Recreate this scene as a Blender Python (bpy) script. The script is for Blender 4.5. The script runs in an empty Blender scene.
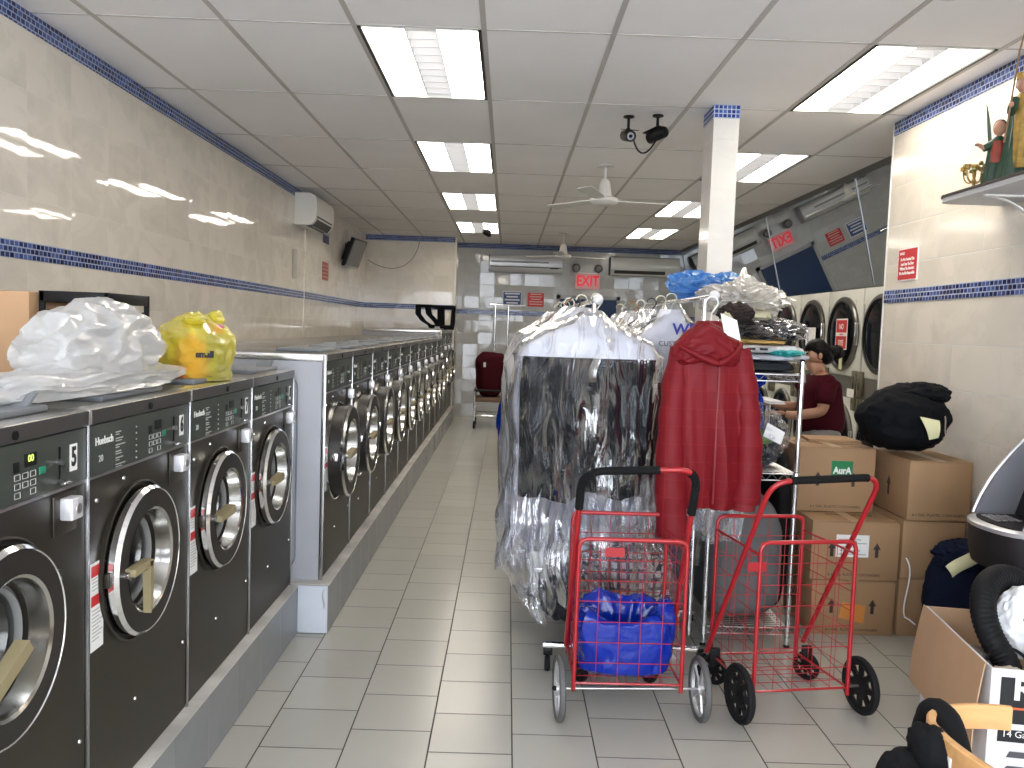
import bpy, bmesh, math, random
from mathutils import Vector, Matrix, noise
R = math.radians
PI = math.pi
random.seed(7)
scene = bpy.context.scene
COL = scene.collection
view = scene.view_settings
view.view_transform = 'Standard'
view.look = 'None'
view.gamma = 1.0
view.use_curve_mapping = False
scene.cycles.use_denoising = True
scene.cycles.transparent_max_bounces = 32
scene.cycles.max_bounces = 10
scene.cycles.diffuse_bounces = 5
scene.cycles.caustics_reflective = False
scene.cycles.caustics_refractive = False
scene.cycles.sample_clamp_indirect = 8.0

# ---------------------------------------------------------------- materials
MATS = {}

def newmat(name):
    m = bpy.data.materials.new(name)
    m.use_nodes = True
    m.node_tree.nodes.clear()
    return m, m.node_tree.nodes, m.node_tree.links

def out_node(ns, ln, shader):
    o = ns.new('ShaderNodeOutputMaterial')
    ln.new(shader, o.inputs['Surface'])

def pbr(name, col, rough=0.5, metal=0.0, bump=0.0, bscale=20.0, var=0.0, vscale=6.0, spec=0.5,
        coat=0.0, stretch=(1, 1, 1), sheen=0.0, trans=0.0, emit=None, estr=0.0, rvar=0.0):
    if name in MATS:
        return MATS[name]
    m, ns, ln = newmat(name)
    b = ns.new('ShaderNodeBsdfPrincipled')
    b.inputs['Base Color'].default_value = (*col, 1)
    b.inputs['Roughness'].default_value = rough
    b.inputs['Metallic'].default_value = metal
    b.inputs['Specular IOR Level'].default_value = spec
    b.inputs['Coat Weight'].default_value = coat
    b.inputs['Sheen Weight'].default_value = sheen
    if emit:
        b.inputs['Emission Color'].default_value = (*emit, 1)
        b.inputs['Emission Strength'].default_value = estr
    if bump or var or rvar:
        tc = ns.new('ShaderNodeTexCoord')
        mp = ns.new('ShaderNodeMapping')
        mp.inputs['Scale'].default_value = stretch
        ln.new(tc.outputs['Object'], mp.inputs['Vector'])
    if bump:
        n = ns.new('ShaderNodeTexNoise')
        n.inputs['Scale'].default_value = bscale
        n.inputs['Detail'].default_value = 4
        ln.new(mp.outputs['Vector'], n.inputs['Vector'])
        bp = ns.new('ShaderNodeBump')
        bp.inputs['Strength'].default_value = bump
        bp.inputs['Distance'].default_value = 0.01
        ln.new(n.outputs['Fac'], bp.inputs['Height'])
        ln.new(bp.outputs['Normal'], b.inputs['Normal'])
    if var:
        n2 = ns.new('ShaderNodeTexNoise')
        n2.inputs['Scale'].default_value = vscale
        n2.inputs['Detail'].default_value = 5
        ln.new(mp.outputs['Vector'], n2.inputs['Vector'])
        mr = ns.new('ShaderNodeMapRange')
        mr.inputs['From Min'].default_value = 0.3
        mr.inputs['From Max'].default_value = 0.7
        mr.inputs['To Min'].default_value = 1 - var
        mr.inputs['To Max'].default_value = 1 + var
        ln.new(n2.outputs['Fac'], mr.inputs['Value'])
        mx = ns.new('ShaderNodeVectorMath')
        mx.operation = 'SCALE'
        mx.inputs[0].default_value = col
        ln.new(mr.outputs['Result'], mx.inputs['Scale'])
        ln.new(mx.outputs['Vector'], b.inputs['Base Color'])
    if trans:
        tr = ns.new('ShaderNodeBsdfTranslucent')
        tr.inputs['Color'].default_value = (*col, 1)
        ms = ns.new('ShaderNodeMixShader')
        ms.inputs['Fac'].default_value = trans
        ln.new(b.outputs[0], ms.inputs[1])
        ln.new(tr.outputs[0], ms.inputs[2])
        out_node(ns, ln, ms.outputs[0])
    else:
        out_node(ns, ln, b.outputs[0])
    MATS[name] = m
    return m

def film(name, clear=0.75, milk=0.12, col=(0.95, 0.96, 1.0), rough=0.12, bump=0.6, bscale=9.0, stretch=(1, 1, .35), gl=0.25):
    """thin plastic film: mostly clear, some glossy shine, a little milky diffuse"""
    if name in MATS:
        return MATS[name]
    m, ns, ln = newmat(name)
    tc = ns.new('ShaderNodeTexCoord')
    mp = ns.new('ShaderNodeMapping')
    mp.inputs['Scale'].default_value = stretch
    ln.new(tc.outputs['Object'], mp.inputs['Vector'])
    n = ns.new('ShaderNodeTexNoise')
    n.inputs['Scale'].default_value = bscale
    n.inputs['Detail'].default_value = 3.5
    n.inputs['Roughness'].default_value = 0.5
    n.inputs['Distortion'].default_value = 1.0
    ln.new(mp.outputs['Vector'], n.inputs['Vector'])
    bp = ns.new('ShaderNodeBump')
    bp.inputs['Strength'].default_value = bump
    bp.inputs['Distance'].default_value = 0.03
    ln.new(n.outputs['Fac'], bp.inputs['Height'])
    t = ns.new('ShaderNodeBsdfTransparent')
    t.inputs['Color'].default_value = (*[min(1, c) for c in col], 1)
    g = ns.new('ShaderNodeBsdfGlossy')
    g.inputs['Roughness'].default_value = rough
    g.inputs['Color'].default_value = (1, 1, 1, 1)
    ln.new(bp.outputs['Normal'], g.inputs['Normal'])
    d = ns.new('ShaderNodeBsdfDiffuse')
    d.inputs['Color'].default_value = (*col, 1)
    ln.new(bp.outputs['Normal'], d.inputs['Normal'])
    tl = ns.new('ShaderNodeBsdfTranslucent')
    tl.inputs['Color'].default_value = (*col, 1)
    m0 = ns.new('ShaderNodeMixShader')
    m0.inputs['Fac'].default_value = 0.4
    ln.new(d.outputs[0], m0.inputs[1])
    ln.new(tl.outputs[0], m0.inputs[2])
    lw = ns.new('ShaderNodeLayerWeight')
    lw.inputs['Blend'].default_value = 0.5
    ln.new(bp.outputs['Normal'], lw.inputs['Normal'])
    mr = ns.new('ShaderNodeMapRange')
    mr.inputs['From Min'].default_value = .02
    mr.inputs['From Max'].default_value = .55
    mr.inputs['To Min'].default_value = gl * .05
    mr.inputs['To Max'].default_value = min(1, gl * 3.4)
    ln.new(lw.outputs['Facing'], mr.inputs['Value'])
    m1 = ns.new('ShaderNodeMixShader')
    ln.new(mr.outputs['Result'], m1.inputs['Fac'])
    ln.new(t.outputs[0], m1.inputs[1])
    ln.new(g.outputs[0], m1.inputs[2])
    m2 = ns.new('ShaderNodeMixShader')
    m2.inputs['Fac'].default_value = milk
    ln.new(m1.outputs[0], m2.inputs[1])
    ln.new(m0.outputs[0], m2.inputs[2])
    out_node(ns, ln, m2.outputs[0])
    MATS[name] = m
    return m

def math_node(ns, ln, op, a, b=None, c=None):
    n = ns.new('ShaderNodeMath')
    n.operation = op
    for i, v in enumerate((a, b, c)):
        if v is None:
            continue
        if isinstance(v, (int, float)):
            n.inputs[i].default_value = v
        else:
            ln.new(v, n.inputs[i])
    return n.outputs[0]

def tile_mat(name, ax_u, ax_v, tw, th, offset, col, col2, mortar_col, mortar=0.003, rough=0.1, tilt=0.0, wave=0.0,
             wscale=6.0, ou=0.0, ov=0.0, marble=0.0, mscale=2.0, mstretch=(1, 1, 1), rnd=0.0, mortar_bump=0.3, spec=0.5, rnd_rough=0.0, mveins=0.35):
    """tiles laid over world axes ax_u (along) and ax_v (rows), each tile slightly tilted"""
    m, ns, ln = newmat(name)
    geo = ns.new('ShaderNodeNewGeometry')
    sep = ns.new('ShaderNodeSeparateXYZ')
    ln.new(geo.outputs['Position'], sep.inputs[0])
    u = math_node(ns, ln, 'SUBTRACT', sep.outputs[ax_u], ou)
    v = math_node(ns, ln, 'SUBTRACT', sep.outputs[ax_v], ov)
    un = math_node(ns, ln, 'DIVIDE', u, tw)
    vn = math_node(ns, ln, 'DIVIDE', v, th)
    row = math_node(ns, ln, 'FLOOR', vn)
    odd = math_node(ns, ln, 'MODULO', math_node(ns, ln, 'ABSOLUTE', row), 2.0)
    us = math_node(ns, ln, 'ADD', un, math_node(ns, ln, 'MULTIPLY', odd, offset))
    colu = math_node(ns, ln, 'FLOOR', us)
    fu = math_node(ns, ln, 'FRACT', us)
    fv = math_node(ns, ln, 'FRACT', vn)
    def edge(f, size):
        a = math_node(ns, ln, 'ABSOLUTE', math_node(ns, ln, 'SUBTRACT', f, 0.5))
        d = math_node(ns, ln, 'SUBTRACT', 0.5, a)
        return math_node(ns, ln, 'MULTIPLY', d, size)
    dmin = math_node(ns, ln, 'MINIMUM', edge(fu, tw), edge(fv, th))
    mr = ns.new('ShaderNodeMapRange')
    mr.inputs['From Min'].default_value = mortar * .35
    mr.inputs['From Max'].default_value = mortar * .65
    ln.new(dmin, mr.inputs['Value'])
    istile = mr.outputs['Result']
    cmb = ns.new('ShaderNodeCombineXYZ')
    ln.new(colu, cmb.inputs[0])
    ln.new(row, cmb.inputs[1])
    wn = ns.new('ShaderNodeTexWhiteNoise')
    wn.noise_dimensions = '3D'
    ln.new(cmb.outputs[0], wn.inputs['Vector'])
    # colour
    cm = ns.new('ShaderNodeMix')
    cm.data_type = 'RGBA'
    cm.inputs['A'].default_value = (*col, 1)
    cm.inputs['B'].default_value = (*col2, 1)
    mp = ns.new('ShaderNodeMapping')
    mp.inputs['Scale'].default_value = mstretch
    add = ns.new('ShaderNodeVectorMath')
    add.operation = 'MULTIPLY_ADD'
    add.inputs[1].default_value = (1, 1, 1)
    ln.new(geo.outputs['Position'], add.inputs[0])
    if marble:
        sc = ns.new('ShaderNodeVectorMath')
        sc.operation = 'SCALE'
        sc.inputs['Scale'].default_value = 5.0
        ln.new(wn.outputs['Color'], sc.inputs[0])
        ln.new(sc.outputs[0], add.inputs[2])
        ln.new(add.outputs[0], mp.inputs['Vector'])
        nz = ns.new('ShaderNodeTexNoise')
        nz.inputs['Scale'].default_value = mscale
        nz.inputs['Detail'].default_value = 6
        nz.inputs['Distortion'].default_value = 1.2
        ln.new(mp.outputs[0], nz.inputs['Vector'])
        r1 = ns.new('ShaderNodeMapRange')
        r1.inputs['From Min'].default_value = 0.42
        r1.inputs['From Max'].default_value = 0.72
        r1.inputs['To Max'].default_value = marble
        ln.new(nz.outputs['Fac'], r1.inputs['Value'])
        # thin veins where the noise crosses its middle
        vein = math_node(ns, ln, 'ABSOLUTE', math_node(ns, ln, 'SUBTRACT', nz.outputs['Fac'], 0.5))
        r2 = ns.new('ShaderNodeMapRange')
        r2.inputs['From Min'].default_value = 0.0
        r2.inputs['From Max'].default_value = 0.02
        r2.inputs['To Min'].default_value = marble * mveins
        r2.inputs['To Max'].default_value = 0
        ln.new(vein, r2.inputs['Value'])
        fac = math_node(ns, ln, 'ADD', r1.outputs['Result'], r2.outputs['Result'])
        if rnd:
            fac = math_node(ns, ln, 'MULTIPLY_ADD', wn.outputs['Value'], rnd, fac)
        fc = math_node(ns, ln, 'MINIMUM', fac, 1.0)
        ln.new(fc, cm.inputs['Factor'])
    else:
        wv = wn.outputs['Value']
        if rnd_rough:
            wv = math_node(ns, ln, 'POWER', wv, rnd_rough)
        ln.new(math_node(ns, ln, 'MULTIPLY', wv, rnd), cm.inputs['Factor'])
    mm = ns.new('ShaderNodeMix')
    mm.data_type = 'RGBA'
    mm.inputs['A'].default_value = (*mortar_col, 1)
    ln.new(cm.outputs['Result'], mm.inputs['B'])
    ln.new(istile, mm.inputs['Factor'])
    b = ns.new('ShaderNodeBsdfPrincipled')
    b.inputs['Specular IOR Level'].default_value = spec
    ln.new(mm.outputs['Result'], b.inputs['Base Color'])
    rr = ns.new('ShaderNodeMapRange')
    rr.inputs['To Min'].default_value = 0.7
    rr.inputs['To Max'].default_value = rough
    ln.new(istile, rr.inputs['Value'])
    ln.new(rr.outputs['Result'], b.inputs['Roughness'])
    # normal: bump by mortar and waves, then tilt per tile
    bp = ns.new('ShaderNodeBump')
    bp.inputs['Strength'].default_value = 1.0
    bp.inputs['Distance'].default_value = 1.0
    h = math_node(ns, ln, 'MULTIPLY', istile, mortar_bump * 0.002)
    if wave:
        nz2 = ns.new('ShaderNodeTexNoise')
        nz2.inputs['Scale'].default_value = wscale
        nz2.inputs['Detail'].default_value = 2
        ln.new(geo.outputs['Position'], nz2.inputs['Vector'])
        h = math_node(ns, ln, 'MULTIPLY_ADD', nz2.outputs['Fac'], wave, h)
    ln.new(h, bp.inputs['Height'])
    nrm = bp.outputs['Normal']
    if tilt:
        s1 = ns.new('ShaderNodeVectorMath')
        s1.operation = 'SUBTRACT'
        s1.inputs[1].default_value = (.5, .5, .5)
        ln.new(wn.outputs['Color'], s1.inputs[0])
        s2 = ns.new('ShaderNodeVectorMath')
        s2.operation = 'SCALE'
        s2.inputs['Scale'].default_value = tilt
        ln.new(s1.outputs[0], s2.inputs[0])
        s3 = ns.new('ShaderNodeVectorMath')
        s3.operation = 'ADD'
        ln.new(s2.outputs[0], s3.inputs[0])
        ln.new(nrm, s3.inputs[1])
        s4 = ns.new('ShaderNodeVectorMath')
        s4.operation = 'NORMALIZE'
        ln.new(s3.outputs[0], s4.inputs[0])
        nrm = s4.outputs[0]
    ln.new(nrm, b.inputs['Normal'])
    out_node(ns, ln, b.outputs[0])
    MATS[name] = m
    return m

# ---------------------------------------------------------------- mesh builder
class MB:
    def __init__(s):
        s.bm = bmesh.new()

    def verts(s, n0):
        s.bm.verts.ensure_lookup_table()
        return s.bm.verts[n0:]

    def box(s, x0, x1, y0, y1, z0, z1, bev=0.0, seg=2, M=None):
        v = [s.bm.verts.new((x, y, z)) for x in (x0, x1) for y in (y0, y1) for z in (z0, z1)]
        f = [s.bm.faces.new([v[i] for i in q]) for q in
             ((0, 1, 3, 2), (4, 6, 7, 5), (0, 4, 5, 1), (2, 3, 7, 6), (0, 2, 6, 4), (1, 5, 7, 3))]
        vs = v
        if bev:
            es = list({e for ff in f for e in ff.edges})
            r = bmesh.ops.bevel(s.bm, geom=es, offset=bev, segments=seg, profile=.5, affect='EDGES')
            vs = list({w for ff in r['faces'] for w in ff.verts} | {w for w in v if w.is_valid})
        if M is not None:
            bmesh.ops.transform(s.bm, matrix=M, verts=vs)
        return s

    def ring_loft(s, rings, cap0=True, cap1=True, closed=False):
        vr = [[s.bm.verts.new(p) for p in ring] for ring in rings]
        n = len(vr[0])
        k = len(vr)
        for i in range(k if closed else k - 1):
            a, b = vr[i], vr[(i + 1) % k]
            for j in range(n):
                s.bm.faces.new((a[j], a[(j + 1) % n], b[(j + 1) % n], b[j]))
        if not closed:
            if cap0:
                s.bm.faces.new(list(reversed(vr[0])))
            if cap1:
                s.bm.faces.new(vr[-1])
        return s

    def tube(s, pts, r, n=8, closed=False, r1=None):
        pts = [Vector(p) for p in pts]
        k = len(pts)
        rings = []
        up = None
        for i, p in enumerate(pts):
            if closed:
                t = (pts[(i + 1) % k] - pts[i - 1]).normalized()
            else:
                a = pts[max(0, i - 1)]
                b = pts[min(k - 1, i + 1)]
                t = (b - a).normalized()
            if up is None:
                up = Vector((0, 0, 1)) if abs(t.z) < .9 else Vector((1, 0, 0))
            nrm = (up - t * up.dot(t))
            if nrm.length < 1e-5:
                nrm = t.orthogonal()
            nrm.normalize()
            up = nrm
            bn = t.cross(nrm)
            if callable(r):
                rr = r(i / (k - 1))
            elif r1 is not None:
                rr = r + (r1 - r) * i / (k - 1)
            else:
                rr = r
            rings.append([p + (nrm * math.cos(2 * PI * j / n) + bn * math.sin(2 * PI * j / n)) * rr for j in range(n)])
        s.ring_loft(rings, closed=closed)
        return s

    def cyl(s, p0, p1, r, n=16, r1=None):
        return s.tube([p0, p1], r, n, r1=r1)

    def lathe(s, prof, c, axis='z', n=32, cap=False):
        """prof: list of (radius, height along axis)"""
        c = Vector(c)
        rings = []
        for (r, h) in prof:
            ring = []
            for j in range(n):
                a = 2 * PI * j / n
                ca, sa = r * math.cos(a), r * math.sin(a)
                if axis == 'z':
                    ring.append(c + Vector((ca, sa, h)))
                elif axis == 'x':
                    ring.append(c + Vector((h, ca, sa)))
                else:
                    ring.append(c + Vector((sa, h, ca)))
            rings.append(ring)
        return s.ring_loft(rings, cap, cap)

    def prism(s, poly, d, M=None):
        """poly: 3-D points in a plane, extruded by vector d"""
        d = Vector(d)
        a = [s.bm.verts.new(Vector(p)) for p in poly]
        b = [s.bm.verts.new(Vector(p) + d) for p in poly]
        n = len(a)
        s.bm.faces.new(a)
        s.bm.faces.new(list(reversed(b)))
        for i in range(n):
            s.bm.faces.new((a[i], b[i], b[(i + 1) % n], a[(i + 1) % n]))
        if M is not None:
            bmesh.ops.transform(s.bm, matrix=M, verts=a + b)
        return s

    def grid(s, fn, nu, nv, thick=0.0):
        """fn(u,v) with u,v in 0..1 -> point; optional second skin offset along the normal"""
        g = [[s.bm.verts.new(fn(i / nu, j / nv)) for j in range(nv + 1)] for i in range(nu + 1)]
        fs = []
        for i in range(nu):
            for j in range(nv):
                fs.append(s.bm.faces.new((g[i][j], g[i + 1][j], g[i + 1][j + 1], g[i][j + 1])))
        if thick:
            bmesh.ops.recalc_face_normals(s.bm, faces=fs)
            bmesh.ops.solidify(s.bm, geom=fs, thickness=thick)
        return s

    def blob(s, c, rad, seed=0.0, amp=0.15, freq=2.0, flat=None, sub=4, ridge=0.0, shape=None, fine=.5):
        r = bmesh.ops.create_icosphere(s.bm, subdivisions=sub, radius=1.0)
        c = Vector(c)
        off = Vector((seed * 7.3, seed * 3.1, seed * 1.7))
        for v in r['verts']:
            d = v.co.normalized()
            f = noise.noise(d * freq + off) * amp + noise.noise(d * freq * 2.7 + off) * amp * .45
            if ridge:
                f += ridge * (0.5 - abs(noise.noise(d * freq * 1.9 - off)) * 2)
                f += ridge * fine * (0.5 - abs(noise.noise(d * freq * 4.5 - off)) * 2)
            p = Vector((d.x * rad[0], d.y * rad[1], d.z * rad[2])) * (1 + f)
            if shape:
                p = shape(p, d)
            p = c + p
            if flat is not None and p.z < flat:
                p.z = flat + (noise.noise(p * 9) * .5 + .5) * .002
            v.co = p
        return s

    def build(s, name, mat, parent=None, smooth=40, world=True, label=None):
        bm = s.bm
        bmesh.ops.recalc_face_normals(bm, faces=bm.faces)
        org = Vector((0, 0, 0))
        if parent is not None and world:
            q = parent
            while q.parent is not None:
                q = q.parent
            org = q.location.copy()
        if org.length:
            bmesh.ops.translate(bm, vec=-org, verts=bm.verts)
        me = bpy.data.meshes.new(name)
        bm.to_mesh(me)
        bm.free()
        if mat is not None:
            me.materials.append(mat)
        if smooth:
            me.shade_smooth()
            me.set_sharp_from_angle(angle=R(smooth))
        o = bpy.data.objects.new(name, me)
        COL.objects.link(o)
        if parent is not None:
            o.parent = parent
        if label:
            o['label'] = label
        return o

def tag(o, label, cat, group=None):
    o['label'] = label
    o['category'] = cat
    if group:
        o['group'] = group
    return o

def thing(name, label, cat, loc=(0, 0, 0), group=None, rz=0.0):
    o = bpy.data.objects.new(name, None)
    o.empty_display_size = 0.05
    COL.objects.link(o)
    o.location = loc
    o.rotation_euler = (0, 0, rz)
    return tag(o, label, cat, group)

def struct(o):
    o['kind'] = 'structure'
    return o

def dup(root, loc, label=None, rz=None, group=None):
    def cp(o, par):
        c = o.copy()
        COL.objects.link(c)
        c.parent = par
        for ch in o.children:
            cp(ch, c)
        return c
    r = cp(root, None)
    r.location = loc
    if rz is not None:
        r.rotation_euler = (0, 0, rz)
    if label:
        r['label'] = label
    if group:
        r['group'] = group
    return r

def text(name, body, size, mat, parent, loc, rot, align='LEFT', valign='BOTTOM', ext=0.0006, bold=0.0, sx=1.0, world=True):
    cu = bpy.data.curves.new(name, 'FONT')
    cu.body = body
    cu.size = size
    cu.align_x = align
    cu.align_y = valign
    cu.extrude = ext
    cu.offset = bold
    cu.resolution_u = 3
    tmp = bpy.data.objects.new(name + '_curve', cu)
    COL.objects.link(tmp)
    bpy.context.view_layer.update()
    me = bpy.data.meshes.new_from_object(tmp.evaluated_get(bpy.context.evaluated_depsgraph_get()))
    me.name = name
    bpy.data.objects.remove(tmp)
    bpy.data.curves.remove(cu)
    me.materials.clear()
    me.materials.append(mat)
    o = bpy.data.objects.new(name, me)
    COL.objects.link(o)
    org = Vector((0, 0, 0))
    if parent is not None:
        o.parent = parent
        if world:
            q = parent
            while q.parent is not None:
                q = q.parent
            org = q.location
    o.location = Vector(loc) - org
    o.rotation_euler = rot
    o.scale = (sx, 1, 1)
    return o

FACE_CAM = (R(90), 0, 0)            # lettering that faces -y
FACE_RIGHT = (R(90), 0, R(90))      # lettering that faces +x
FACE_LEFT = (R(90), 0, R(-90))      # lettering that faces -x
UP = (0, 0, 0)

def bez(p0, p1, p2, p3, n=8):
    p0, p1, p2, p3 = map(Vector, (p0, p1, p2, p3))
    o = []
    for i in range(n + 1):
        t = i / n
        o.append(p0 * (1 - t) ** 3 + p1 * 3 * t * (1 - t) ** 2 + p2 * 3 * t * t * (1 - t) + p3 * t ** 3)
    return o

def rounded(pts, rad, n=5, closed=False):
    """polyline with rounded corners"""
    pts = [Vector(p) for p in pts]
    o = []
    k = len(pts)
    rng = range(k)
    for i in rng:
        if not closed and i in (0, k - 1):
            o.append(pts[i])
            continue
        a, b, c = pts[i - 1], pts[i], pts[(i + 1) % k]
        d0 = (a - b)
        d1 = (c - b)
        r = min(rad, d0.length * .49, d1.length * .49)
        q0 = b + d0.normalized() * r
        q1 = b + d1.normalized() * r
        for j in range(n + 1):
            t = j / n
            o.append(q0 * (1 - t) ** 2 + b * 2 * t * (1 - t) + q1 * t * t)
    return o

# common materials
chrome = pbr('chrome', (.82, .82, .82), .12, 1.0)
steel = pbr('brushed_steel', (.55, .54, .52), .3, 1.0, bump=.02, bscale=60)
white_plastic = pbr('white_plastic', (.80, .80, .77), .35)
black_plastic = pbr('black_plastic', (.008, .008, .009), .4, spec=.18)
black_metal = pbr('black_metal', (.008, .008, .008), .35, spec=.2)
rubber = pbr('rubber', (.014, .014, .015), .7, spec=.15)
white_paper = pbr('white_paper', (.82, .82, .80), .6)
red_print = pbr('red_print', (.55, .02, .025), .5)
black_ink = pbr('black_ink', (.01, .01, .012), .6)
# ---------------------------------------------------------------- the room
H = 2.905
XL, XR, YB, YF = -2.28, 2.43, 14.1, -1.6
wall_tile_left = tile_mat('marbled_wall_tile', 1, 2, .40, .25, 0.0, (.81, .745, .65), (.62, .575, .49), (.78, .72, .62), mortar=.002,
                          rough=.035, tilt=.014, wave=.0010, wscale=4, marble=.7, mscale=3.0, mstretch=(1, .8, 1.2), rnd=.04, mveins=.2, mortar_bump=.15, ov=.04)
wall_tile_alcove = tile_mat('marbled_alcove_tile', 0, 2, .30, .25, 0.0, (.74, .68, .59), (.55, .51, .43), (.6, .57, .5), mortar=.003,
                            rough=.08, tilt=.03, wave=.0012, wscale=6, marble=.5, mscale=2.5, rnd=.12, ov=.04)
wall_tile_back = tile_mat('grey_back_wall_tile', 0, 2, .25, .20, 0.0, (.50, .50, .49), (.36, .37, .37), (.40, .40, .39), mortar=.007,
                          rough=.07, tilt=.11, wave=.0007, wscale=9, marble=.4, mscale=3, rnd=.3, ov=.02)
wall_tile_right = tile_mat('white_marble_wall_tile', 1, 2, .46, .245, 0.5, (.75, .69, .60), (.58, .54, .47), (.60, .58, .54), mortar=.005,
                           rough=.12, tilt=.012, wave=.0006, wscale=4, marble=.5, mscale=2.0, mstretch=(1, 1.2, 1.6), rnd=.06, ov=.035, ou=.2)
floor_tile = tile_mat('grey_floor_tile', 1, 0, .30035, .30035, 0.5, (.465, .455, .405), (.40, .39, .35), (.035, .035, .03), mortar=.005,
                      rough=.22, tilt=.006, wave=.0003, wscale=3, marble=.12, mscale=3, rnd=.5, ou=3.036 + 0.0, ov=.0662 - .30035 * 40, mortar_bump=.5, mveins=0)
kerb_face = tile_mat('kerb_face_tile', 1, 2, .30, .30, 0.0, (.25, .26, .27), (.20, .21, .22), (.13, .13, .13), mortar=.004, rough=.25, rnd=.8, marble=.3, mscale=5, ou=3.98 - 3.0)
mosaic_kw = dict(mortar=.0055, rnd_rough=1.6, rough=.12, tilt=.05, rnd=1.0, mortar_bump=.6)
mos_y = tile_mat('blue_mosaic_along_y', 1, 2, .036, .0275, 0.37, (.006, .010, .07), (.10, .15, .40), (.34, .40, .55), ov=-.0015 + 1.755 - .0275 * 60, **mosaic_kw)
mos_x = tile_mat('blue_mosaic_along_x', 0, 2, .036, .0275, 0.37, (.006, .010, .07), (.10, .15, .40), (.34, .40, .55), ov=-.0015 + 1.755 - .0275 * 60, **mosaic_kw)
ceil_white = pbr('ceiling_panel', (.90, .875, .86), .8, bump=.15, bscale=120, var=.03, vscale=1.5)
ceil_bar = pbr('ceiling_bar', (.50, .47, .44), .5)
plaster = pbr('painted_plaster', (.62, .61, .57), .7)

# floor
struct(MB().box(-2.5, 4.0, YF - .2, YB + .2, -.1, 0).build('floor', floor_tile, smooth=0))
# ceiling: lay-in panels with openings where the light fittings sit
gx = [-1.99 + .61 * i for i in range(-1, 12)]
gy = [4.03 + 1.22 * k for k in range(-5, 10)]
FIX = [(2, k) for k in (0, 2, 4, 6)] + [(6, k) for k in (0, 2, 4, 6)]
fixset = {(round(-1.99 + .61 * i, 2), round(4.03 + 1.22 * k, 2)) for i, k in FIX}
xs = sorted({max(-2.45, min(4.0, x)) for x in gx})
ys = sorted({max(YF, min(YB + .1, y)) for y in gy})
mb = MB()
vd = {}
def cv(x, y):
    if (x, y) not in vd:
        vd[(x, y)] = mb.bm.verts.new((x, y, H))
    return vd[(x, y)]
for i in range(len(xs) - 1):
    for j in range(len(ys) - 1):
        if (round(xs[i], 2), round(ys[j], 2)) in fixset:
            continue
        mb.bm.faces.new((cv(xs[i], ys[j]), cv(xs[i], ys[j + 1]), cv(xs[i + 1], ys[j + 1]), cv(xs[i + 1], ys[j])))
struct(mb.build('ceiling', ceil_white, smooth=0))
mb = MB()
for x in gx:
    if -2.4 < x < 3.9:
        mb.box(x - .0125, x + .0125, YF, YB, H - .004, H + .02)
for y in gy:
    if YF < y < YB:
        mb.box(-2.4, 3.9, y - .006, y + .006, H - .0025, H + .02)
struct(mb.build('trim_9', ceil_bar, smooth=0))
struct(MB().box(-2.6, 4.1, YF - .3, YB + .3, 3.2, 3.3).build('light_block_slab', plaster, smooth=0))  # unseen slab added above the ceiling to block stray sky light

# walls
struct(MB().box(-2.45, XL, YF, 13.45, 0, 3.2).build('wall_left', wall_tile_left, smooth=0))
struct(MB().box(XL - .05, XL + .014, 9.35, 10.2, 0, H).build('wall_left_pier', wall_tile_left, smooth=0))
struct(MB().box(-2.45, -.86, 13.3, 13.45, 0, 3.2).build('wall_alcove', wall_tile_alcove, smooth=0))
struct(MB().box(-1.0, -.86, 13.46, YB, 0, 3.2).build('wall_alcove_side', wall_tile_left, smooth=0))
struct(MB().box(-1.0, 4.0, YB, YB + .15, 0, 3.2).build('wall_back', wall_tile_back, smooth=0))
struct(MB().box(XR, 3.6, YF, 5.45, 0, 3.2).build('wall_right', wall_tile_right, smooth=0))
struct(MB().box(3.86, 4.0, 5.46, YB, 0, 3.2).build('wall_dryer_recess', plaster, smooth=0))
# the shop front behind the viewer: piers, a stall riser and a head, open glazing between
sf = MB()
sf.box(-2.45, 3.6, YF - .15, YF, 0, .35).box(-2.45, 3.6, YF - .15, YF, 2.55, 3.2)
for x in (-2.45, -.55, 1.4, 3.35):
    sf.box(x, x + .12, YF - .15, YF, .34, 2.56)
struct(sf.build('wall_front', pbr('shopfront_frame', (.35, .35, .36), .4, .6), smooth=0))
# white edge bead on the alcove corner and on the right wall end
struct(MB().box(-.868, -.845, 13.285, 13.3, 0, H).build('trim_10', pbr('cream_bead', (.78, .74, .64), .4), smooth=0))
struct(MB().box(-.852, -.838, 13.3, 13.345, .0, 1.85).build('trim_11', black_metal, smooth=0))
struct(MB().box(XR - .004, XR + .012, 5.44, 5.455, 0, H).build('trim_12', white_plastic, smooth=0))

# mosaic bands
def band(n, x0, x1, y0, y1, z0, z1, m):
    return struct(MB().box(x0, x1, y0, y1, z0, z1).build('trim_%d' % n, m, smooth=0))
band(1, XL, XL + .004, YF, 9.348, 1.755, 1.8375, mos_y)
band(2, XL, XL + .004, YF, 9.348, H - .0825 - .0075, H - .003, mos_y)
band(3, XL, XL + .004, 10.202, 13.3, 1.755, 1.8375, mos_y)
struct(MB().box(XL + .014, XL + .018, 9.35, 10.2, 1.755, 1.8375).build('trim_13', mos_y, smooth=0))
band(4, XL, -.87, 13.296, 13.3, 1.755, 1.8375, mos_x)
band(5, XL, -.87, 13.296, 13.3, H - .0875, H - .003, mos_x)
band(6, -.86, 3.3, YB - .004, YB, 1.72, 1.80, mos_x)
band(7, -.86, 3.3, YB - .004, YB, H - .0875, H - .003, mos_x)
band(8, XR - .004, XR, YF, 5.44, 1.755, 1.8375, mos_y)
struct(MB().box(XR - .004, XR, YF, 5.44, H - .0875, H - .003).build('trim_14', mos_y, smooth=0))

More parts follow.
